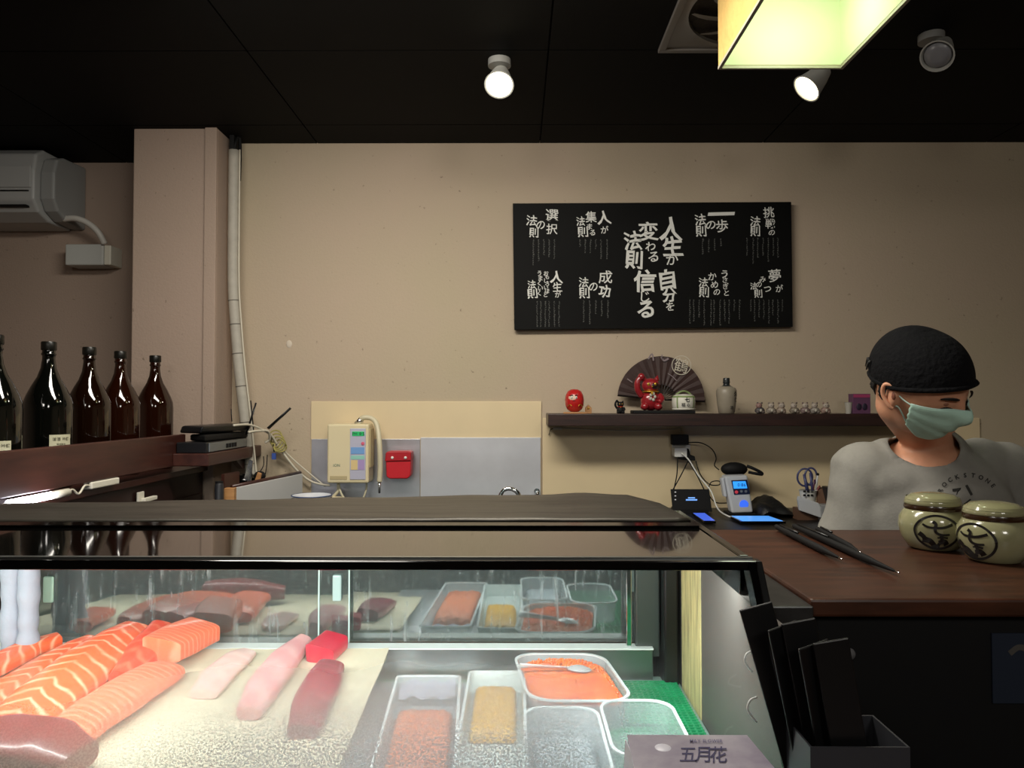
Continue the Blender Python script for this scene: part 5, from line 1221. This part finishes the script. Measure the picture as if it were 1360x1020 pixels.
# pens / tongs
def pen(P, lab, nm='black_pen'):
    t = thing(nm, G(*P[0], hc), lab, 'tongs', 'black tongs on the counter')
    Q = [G(x, y, hc-.008) for x, y in P]
    MB().tube(spline(Q, 6), [.0065]*3+[.0078]*(len(spline(Q, 6))-8)+[.006, .005, .004, .003, .0015], 10, flat=.8).build('body', M_BLKM, t, True)
    d_ = (Q[-1]-Q[0]).normalized(); MB().tube([Q[-1], Q[-1]+d_*.012], [.0022, .0008], 8).build('tip', M_CHROME, t, True)
    sd_ = Vector((-d_.y, d_.x, 0)); MB().tube([Q[0]+d_*.02+Vector((0, 0, .008)), Q[1]+Vector((0, 0, .009))], .002, 6).build('clip', M_BLACK, t, True)
pen([(1032, 700), (1060, 714), (1088, 728), (1115, 741)], 'shorter black utensil lying on the counter, nearer the case', 'black_utensil')
pen([(1055, 699), (1100, 719), (1146, 740), (1190, 759)], 'longer black utensil with a pointed tip lying on the counter', 'black_utensil')
pen([(1086, 703), (1105, 713), (1125, 724), (1140, 732)], 'black utensil resting beside the long pointed one', 'black_utensil')

# jars
M_JAR = mat('jar_glaze', '8f8d68', .18, coat=.6, c2='9e9c7a', nscale=14)
M_JAR2 = mat('jar_glaze_brown', '33200f', .25, coat=.4)
def jar(px, Y, lab, ang, k=1.0):
    c = W(px, 700, Y); c.z = zc_; t = thing('ceramic_jar', c, lab, 'jar', 'ceramic jars on the counter')
    jp = [(.001, 0), (.036, 0), (.044, .004), (.055, .022), (.0605, .043), (.059, .060), (.052, .072), (.0485, .076)]
    jp = [(r*k, z*k) for r, z in jp]
    MB().lathe(jp, c, 48).build('body', M_JAR, t, True)
    MB().lathe([(.049*k, .0755*k), (.0505*k, .080*k), (.049*k, .085*k)], c, 48, cap=False).build('brown_band', M_JAR2, t, True)
    MB().lathe([(.0485*k, .0845*k), (.0505*k, .087*k), (.047*k, .096*k), (.037*k, .104*k), (.02*k, .107*k), (.001, .1075*k)], c, 48).build('lid', M_JAR, t, True)
    zs_ = [z for r, z in jp]; rs_ = [r for r, z in jp]
    def S(u, v, off=.0014): z = .0385*k+v*.92; r_ = interp(zs_, rs_, z)+off; a = ang+u/(.058*k); return c+Vector((math.cos(a)*r_, math.sin(a)*r_, z))
    nr = lambda p: Vector((p.x-c.x, p.y-c.y, 0)).normalized()
    m = MB(); K = .00125*k
    m.ribbon([S(30*K*math.cos(a), 27*K*math.sin(a)) for a in [2*math.pi*q/48 for q in range(49)]], .0042*k, nr)
    def st(pts, w0, w1):
        P2 = spline([Vector((x, y, 0)) for x, y in pts], 8); n_ = len(P2); m.ribbon([S(p.x*K, p.y*K) for p in P2], [(w0+(w1-w0)*i/(n_-1))*K for i in range(n_)], nr)
    st([(-19, 13), (-12, 9), (-3, 8), (8, 9), (20, 14)], 3, 4); st([(-6, 18), (-2, 14), (-3, 6), (-1, 0), (6, -3), (16, -2)], 5, 3)
    st([(0, -8), (7, -7), (14, -8)], 2, 3); st([(5, -4), (6, -12), (2, -20)], 5, 4); st([(-24, -2), (-18, -8), (-16, -16)], 7, 6); st([(-20, -12), (-10, -14), (-4, -22)], 9, 7); st([(2, -16), (10, -14), (14, -20)], 6, 8); st([(-8, -20), (4, -22)], 8, 8)
    m.build('ink_emblem', mat('jar_ink', '15110f', .4), t)
    MB().lathe([(.046*k, .099*k), (.0472*k, .0965*k), (.0485*k, .094*k)], c, 48, cap=False).build('lid_ridge', M_JAR, t, True)
jar(1239, 1.41, 'left ceramic jar with a black circled brush emblem facing forward', -1.95, .965)
jar(1320, 1.30, 'right ceramic jar with its black circled emblem turned to the left', -2.72, .945)

# ------------------------------------------------------------------ the man behind the counter
def remesh_obj(mb, voxel, smooth_it=6, fac=.5):
    me = bpy.data.meshes.new('tmp'); me.from_pydata([tuple(v) for v in mb.v], [], mb.f); me.update()
    bm = bmesh.new(); bm.from_mesh(me); bmesh.ops.recalc_face_normals(bm, faces=bm.faces); bm.to_mesh(me); bm.free()
    o = bpy.data.objects.new('tmp', me); COL.objects.link(o)
    r = o.modifiers.new('r', 'REMESH'); r.mode = 'VOXEL'; r.voxel_size = voxel
    s = o.modifiers.new('s', 'SMOOTH'); s.factor = fac; s.iterations = smooth_it
    dg = bpy.context.evaluated_depsgraph_get(); dg.update(); m2 = bpy.data.meshes.new_from_object(o.evaluated_get(dg))
    v = [p.co.copy() for p in m2.vertices]; f = [tuple(p.vertices) for p in m2.polygons]
    bpy.data.objects.remove(o); bpy.data.meshes.remove(me); bpy.data.meshes.remove(m2)
    out = MB(); out.v = v; out.f = f; return out
HCen = W(1222, 512, 1.645)
yaw, pitch, roll = math.radians(30), math.radians(26), math.radians(12)
fwd = Vector((math.sin(yaw)*math.cos(pitch), -math.cos(yaw)*math.cos(pitch), -math.sin(pitch)))
right = Vector((math.cos(yaw), math.sin(yaw), 0))     # towards picture right (his left)
upv = right.cross(fwd)*1.0
if upv.z < 0: upv = -upv
RR = Matrix.Rotation(roll, 3, fwd); right = RR @ right; upv = RR @ upv
def H(x, y, z): return HCen+right*x+fwd*y+upv*z      # head space: x side, y forward, z up
def head_pt(th, ph, off=0):
    """th: azimuth from forward (+ = his left / picture right), ph elevation"""
    d_ = Vector((math.sin(th)*math.cos(ph), math.cos(th)*math.cos(ph), math.sin(ph)))
    a, b, c = .076, .096, .112
    if d_.z < 0: a *= 1-.22*(-d_.z)**1.5; b *= 1-.10*(-d_.z)
    if d_.y < 0: b = .098
    r = 1/math.sqrt((d_.x/a)**2+(d_.y/b)**2+(d_.z/c)**2)
    if d_.y > 0:   # nose, brows, eye sockets, chin
        r += .020*math.exp(-((th/.13)**2+((ph+.22)/.16)**2))+.010*math.exp(-((th/.11)**2+((ph+.03)/.16)**2))
        r += .004*math.exp(-(((abs(th)-.28)/.22)**2+((ph-.16)/.07)**2))
        r -= .007*math.exp(-(((abs(th)-.33)/.16)**2+((ph-.02)/.09)**2))
        r += .009*math.exp(-((th/.25)**2+((ph+.95)/.22)**2))
        r += .005*math.exp(-((th/.2)**2+((ph+.56)/.07)**2))
    r += off; return H(d_.x*r, d_.y*r, d_.z*r)
m = MB(); rr = []
for i in range(41):
    ph = -math.pi/2+math.pi*i/40; ph = max(min(ph, 1.565), -1.565)
    rr.append([head_pt(2*math.pi*q/56, ph) for q in range(56)])
m.rings(rr)
neck_b = W(1236, 585, 1.80)
m.cap_seg(H(0, -.03, -.06), neck_b, .053, .056, 24)
# ears
for s_ in (-1, 1):
    m.ball(H(s_*.078, -.006, -.012), (.010, .020, .032), 14, 10, Matrix((right, fwd, upv)).transposed() @ Euler((.2, 0, -s_*.4)).to_matrix())
# torso
SH = Vector((.975, 1.80, ZC-.155)); hipz = .92
m.ball(SH+Vector((0, 0.01, -.02)), (.17, .085, .075), 20, 12)
m.cap_seg(SH+Vector((0, 0.01, -.06)), (1.0, 1.86, 1.0), .135, .12, 24)
m.ball((1.0, 1.88, .93), (.165, .12, .12), 20, 12)
AR = []
for s_, sh, el, wr in ((-1, SH+Vector((-.145, .0, -.0)), Vector((.805, 1.82, 1.06)), Vector((.84, 1.70, .90))), (1, SH+Vector((.185, .0, 0)), Vector((1.24, 1.82, 1.05)), Vector((1.12, 1.70, .90)))):
    m.cap_seg(sh, el, .052, .042, 20); m.cap_seg(el, wr, .041, .028, 20); AR.append((s_, sh, el, wr))
    d_ = (wr-el).normalized(); m.cap_seg(wr, wr+d_*.05, .028, .034, 16); pc_ = wr+d_*.07
    m.ball(wr+d_*.055, (.040, .040, .022), 16, 10)
    for fk, (ox, ln) in enumerate(((-.030, .058), (-.010, .070), (.010, .066), (.029, .052))):
        b0 = wr+d_*.075+Vector((ox, 0, 0)); b1 = b0+d_*ln*.5; b2 = b1+(d_+Vector((0, .2, -.7))).normalized()*ln*.5
        m.cap_seg(wr+d_*.05+Vector((ox*.7, 0, 0)), b0, .010, .0095, 10); m.cap_seg(b0, b1, .0095, .009, 10); m.cap_seg(b1, b2, .009, .0075, 10)
    tb = wr+d_*.03+Vector((-s_*.035, 0, 0)); m.cap_seg(wr+d_*.02, tb, .014, .011, 10); m.cap_seg(tb, tb+d_*.035+Vector((-s_*.012, 0, -.008)), .011, .009, 10)
for s_ in (-1, 1):
    hp = Vector((1.0+s_*.085, 1.88, .88)); kn = Vector((1.0+s_*.095, 1.85, .48)); ak = Vector((1.0+s_*.10, 1.90, .09))
    m.cap_seg(hp, kn, .085, .055, 18); m.cap_seg(kn, ak, .054, .036, 18); m.cap_seg(ak+Vector((0, .02, -.05)), ak+Vector((0, -.15, -.052)), .036, .030, 14)
man = thing('person', (1.0, 1.85, 0), 'man in black knitted cap, green face mask and grey t-shirt looking down behind counter', 'person')
M_SKIN = mat('skin', 'd49a7a', .5, noise=.06, nscale=20, sss=.15)
bd = remesh_obj(m, .0065, 4); bd.build('body', M_SKIN, man, True)
# ears: helix ridges
for s_ in (-1, 1):
    MB().tube(spline([H(s_*.083, .008, -.035), H(s_*.088, .0, -.030), H(s_*.092, -.018, -.010), H(s_*.092, -.020, .010), H(s_*.087, -.008, .014), H(s_*.082, .006, .006)], 5), .0045, 8).build('ear_rim', M_SKIN, man, True)
    MB().ball(H(s_*.083, .000, -.006), (.005, .009, .013), 10, 8).build('ear_hollow', mat('skin_dark', '7d4a38', .6), man, True)
# eyes
for s_ in (-1, 1):
    MB().ball(head_pt(s_*.34, .01, -.003), (.011, .011, .008), 14, 10).build('eyelid', mat('skin_lid', '9c6850', .5), man, True)
    MB().tube([head_pt(s_*a, -.045-.02*(abs(a-.34)/.14)**2, .006) for a in (.20, .27, .34, .41, .48)], [.0012, .002, .0022, .002, .0012], 6).build('eyelash_line', mat('hair_black', '0c0a09', .6), man, True)
    MB().tube([head_pt(s_*a, .155+.03*(1-((a-.36)/.2)**2), .004) for a in (.16, .24, .34, .44, .54)], [.002, .0038, .004, .0035, .0015], 6, flat=.5).build('eyebrow', mat('hair_black', '0c0a09', .6), man, True)
# mask
def mask_pt(u, v):       # u -1..1 across, v 0..1 top to bottom
    th = u*1.12; ph = .0-.05*abs(u)+.05*(1-abs(u))-v*(1.18-.45*abs(u)**2)-.08
    p = head_pt(th*.98, ph, .006+.010*math.exp(-(u/.45)**2)*math.exp(-((v-.35)/.35)**2)); 
    pl = .0016*math.sin(v*math.pi*7)*(1-.3*abs(u)); return p+fwd*pl
m = MB(); nu, nv = 40, 30
vs = [mask_pt(i/nu*2-1, j/nv) for j in range(nv+1) for i in range(nu+1)]
m.add(vs, [(j*(nu+1)+i, j*(nu+1)+i+1, (j+1)*(nu+1)+i+1, (j+1)*(nu+1)+i) for j in range(nv) for i in range(nu)])
o = m.build('face_mask', mat('mask_mint', 'c2ead9', .7, bump=.1, bscale=120), man, True); sm = o.modifiers.new('s', 'SOLIDIFY'); sm.thickness = .0015
m = MB(); m.tube([mask_pt(i/20*2-1, 0) for i in range(21)], .0018, 6).tube([mask_pt(i/20*2-1, 1) for i in range(21)], .0016, 6); m.build('edge_seam', mat('mask_edge', 'c6e6da', .7), o, True)
for s_ in (-1, 1):
    m = MB(); m.tube(spline([mask_pt(s_*.98, .04), head_pt(s_*1.35, -.08, .004), H(s_*.084, -.012, .012)], 6), .0016, 6)
    m.tube(spline([mask_pt(s_*.98, .95), head_pt(s_*1.4, -.42, .004), H(s_*.082, .002, -.034)], 6), .0016, 6); m.build('ear_loop', mat('mask_edge', 'c6e6da', .7), o, True)
# cap
m = MB(); rr = []; n = 72
def cap_pt(th, k):       # k 0 brim -> 1 crown
    ph0 = .30*math.cos(th)+.10 if math.cos(th) > 0 else .10+.18*math.cos(th)
    ph = ph0+(math.pi/2-ph0)*k; ph = min(ph, 1.56)
    bulge = .012+.020*math.sin(math.pi*min(1, k*1.1))**.8*(.55-.45*math.cos(th))-.003*k
    rib = .0012*math.sin(th*36)*(1-k)
    p = head_pt(th, ph, bulge+rib); return p
for i in range(26):
    k = i/25; rr.append([cap_pt(2*math.pi*q/n, k) for q in range(n)])
m.rings(rr)
def knit():
    m_ = mat('knit_black', '0b0b0e', .9, bump=.5, bscale=90, sheen=.0, spec=.2); return m_
cp = m.build('knitted_cap', knit(), man, True)
m = MB(); m.tube([cap_pt(2*math.pi*q/48, .0)+upv*.002 for q in range(49)], .0055, 8, cap=False); m.build('cap_rim', knit(), cp, True)
# back tuft of hair / sideburns
m = MB(); random.seed(2)
for k in range(46):
    th = math.pi*random.uniform(.58, 1.42); p = head_pt(th, random.uniform(-.25, .02), .001); q = head_pt(th+.05, -.32-random.uniform(0, .15), .004); m.tube([p, (p+q)/2+(p-HCen).normalized()*.004, q], [.005, .004, .001], 6)
m.build('hair', mat('hair_black', '0c0a09', .6), man, True)
m = MB()
for k in range(7): 
    p = cap_pt(-2.5+random.uniform(-.10, .10), .22); m.tube([p, p+(p-HCen).normalized()*.004-upv*.01*random.random(), p+(p-HCen).normalized()*.004-upv*(.014+.012*random.random())], [.003, .002, .0008], 5)
m.build('hair_tuft', mat('hair_black', '0c0a09', .6), man, True)

# t-shirt
m = MB()
m.ball(SH+Vector((0, 0, -.035)), (.205, .115, .085), 24, 14)
m.cap_seg(SH+Vector((-.13, 0, -.02)), SH+Vector((.13, 0, -.02)), .075, .075, 20)
m.lathe([(.001, -.36), (.13, -.36), (.145, -.2), (.15, -.1), (.14, -.05), (.10, .0), (.001, .01)], SH+Vector((.012, .0, 0)), 36, sx=1.32, sy=.92)
m.cap_seg(SH+Vector((0, .0, .015)), SH+Vector((0, .0, -.02)), .085, .1, 20)
for s_, sh, el, wr in AR:
    d_ = el-sh
    m.cap_seg(sh+Vector((0, 0, -.012)), sh+d_*.62, .072, .074, 22)
    m.tube([sh+d_*.3, sh+d_*.66, sh+d_*.72], [.07, .088, .088], 22)
    m.cap_seg(sh+Vector((-s_*.06, 0, .0)), sh+Vector((s_*.0, 0, -.03)), .07, .073, 18)
ts = remesh_obj(m, .008, 7)
# creases
import mathutils
nz_ = mathutils.noise
for v in ts.v:
    n_ = nz_.noise(Vector((v.x*9, v.y*6, v.z*5)))*.007+nz_.noise(Vector((v.x*22+v.z*14, v.y*10, v.z*9)))*.0035
    c0 = Vector((SH.x, SH.y, v.z)); dirv = (v-c0); dirv.z = 0
    if dirv.length > .01: v += dirv.normalized()*n_*2.0
# neckline: cut an ellipsoid out
NC = Vector((neck_b.x+.008, 1.70, ZC-.082)); NR = Vector((.082, .115, .062))
NC = Vector((.935, 1.70, ZC-.088)); NR = Vector((.080, .115, .058))
def nf(v): q = v-NC; return math.sqrt((q.x/NR.x)**2+(q.y/NR.y)**2+(q.z/NR.z)**2)
ins_ = [nf(v) < 1 for v in ts.v]
keep = [f for f in ts.f if not any(ins_[i] for i in f)]
used = set(i for f in keep for i in f); bnd = set(i for f in ts.f if any(ins_[i] for i in f) for i in f if not ins_[i])
for i in bnd: k = nf(ts.v[i]); ts.v[i] = NC+(ts.v[i]-NC)/k*1.0
# open sleeve ends and hem stay closed but hidden inside
idx = {}; nv_ = []
for f in keep:
    for i in f:
        if i not in idx: idx[i] = len(nv_); nv_.append(ts.v[i])
t2 = MB(); t2.v = nv_; t2.f = [tuple(idx[i] for i in f) for f in keep]
M_SHIRT = mat('shirt_grey', '8d8b84', .85, noise=.06, nscale=30, bump=.08, bscale=160, spec=.2)
so = t2.build('t_shirt', M_SHIRT, man, True); sm = so.modifiers.new('s', 'SOLIDIFY'); sm.thickness = .004; sm.offset = 1
# print on shirt
bpy.context.view_layer.update()
from mathutils.bvhtree import BVHTree
bvh = BVHTree.FromPolygons([v for v in t2.v], t2.f)
def shp(px, py):
    d_ = (RM @ Vector(((px-680)/F, -(py-510)/F, -1))).normalized(); h = bvh.ray_cast(CAM, d_)
    return (h[0]-d_*.0065) if h[0] else W(px, py, 1.66)
m = MB()
for k, ch in enumerate('ROCKSTONE'):
    a = math.radians(158-k*15.5); cx_, cy_ = 1286+40*math.cos(a), 663-32*math.sin(a)
    put(m, ch, lambda u, v: shp(cx_+u, cy_-v), 0, 0, 8, .03, rot=a-math.pi/2)
put(m, '7', lambda u, v: shp(1272+u, 657-v), 0, 0, 22, .04, rot=.15); put(m, '1', lambda u, v: shp(1287+u, 651-v), 0, 0, 20, .04, rot=.5)
m.ribbon([shp(1262+k*3.4, 684-k*2.6) for k in range(9)], .003, (0, -1, 0))
m.build('shirt_print', mat('print_dark', '2c2b28', .8), so)
# trousers + belt + shoes (below the counter)
m = MB()
m.ball((1.0, 1.88, .94), (.175, .13, .12), 20, 12)
for s_ in (-1, 1):
    m.cap_seg((1.0+s_*.085, 1.88, .90), (1.0+s_*.095, 1.85, .48), .098, .072, 18); m.cap_seg((1.0+s_*.095, 1.85, .48), (1.0+s_*.10, 1.90, .12), .072, .056, 18)
remesh_obj(m, .012, 5).build('trousers', mat('trouser_black', '121216', .8), man, True)
for s_ in (-1, 1):
    MB().cap_seg((1.0+s_*.10, 1.93, .045), (1.0+s_*.10, 1.74, .04), .045, .038, 16).box((1.0+s_*.10-.045, 1.70, .001), (1.0+s_*.10+.045, 1.975, .02)).build('shoe', M_BLKM, man, True, auto=40)
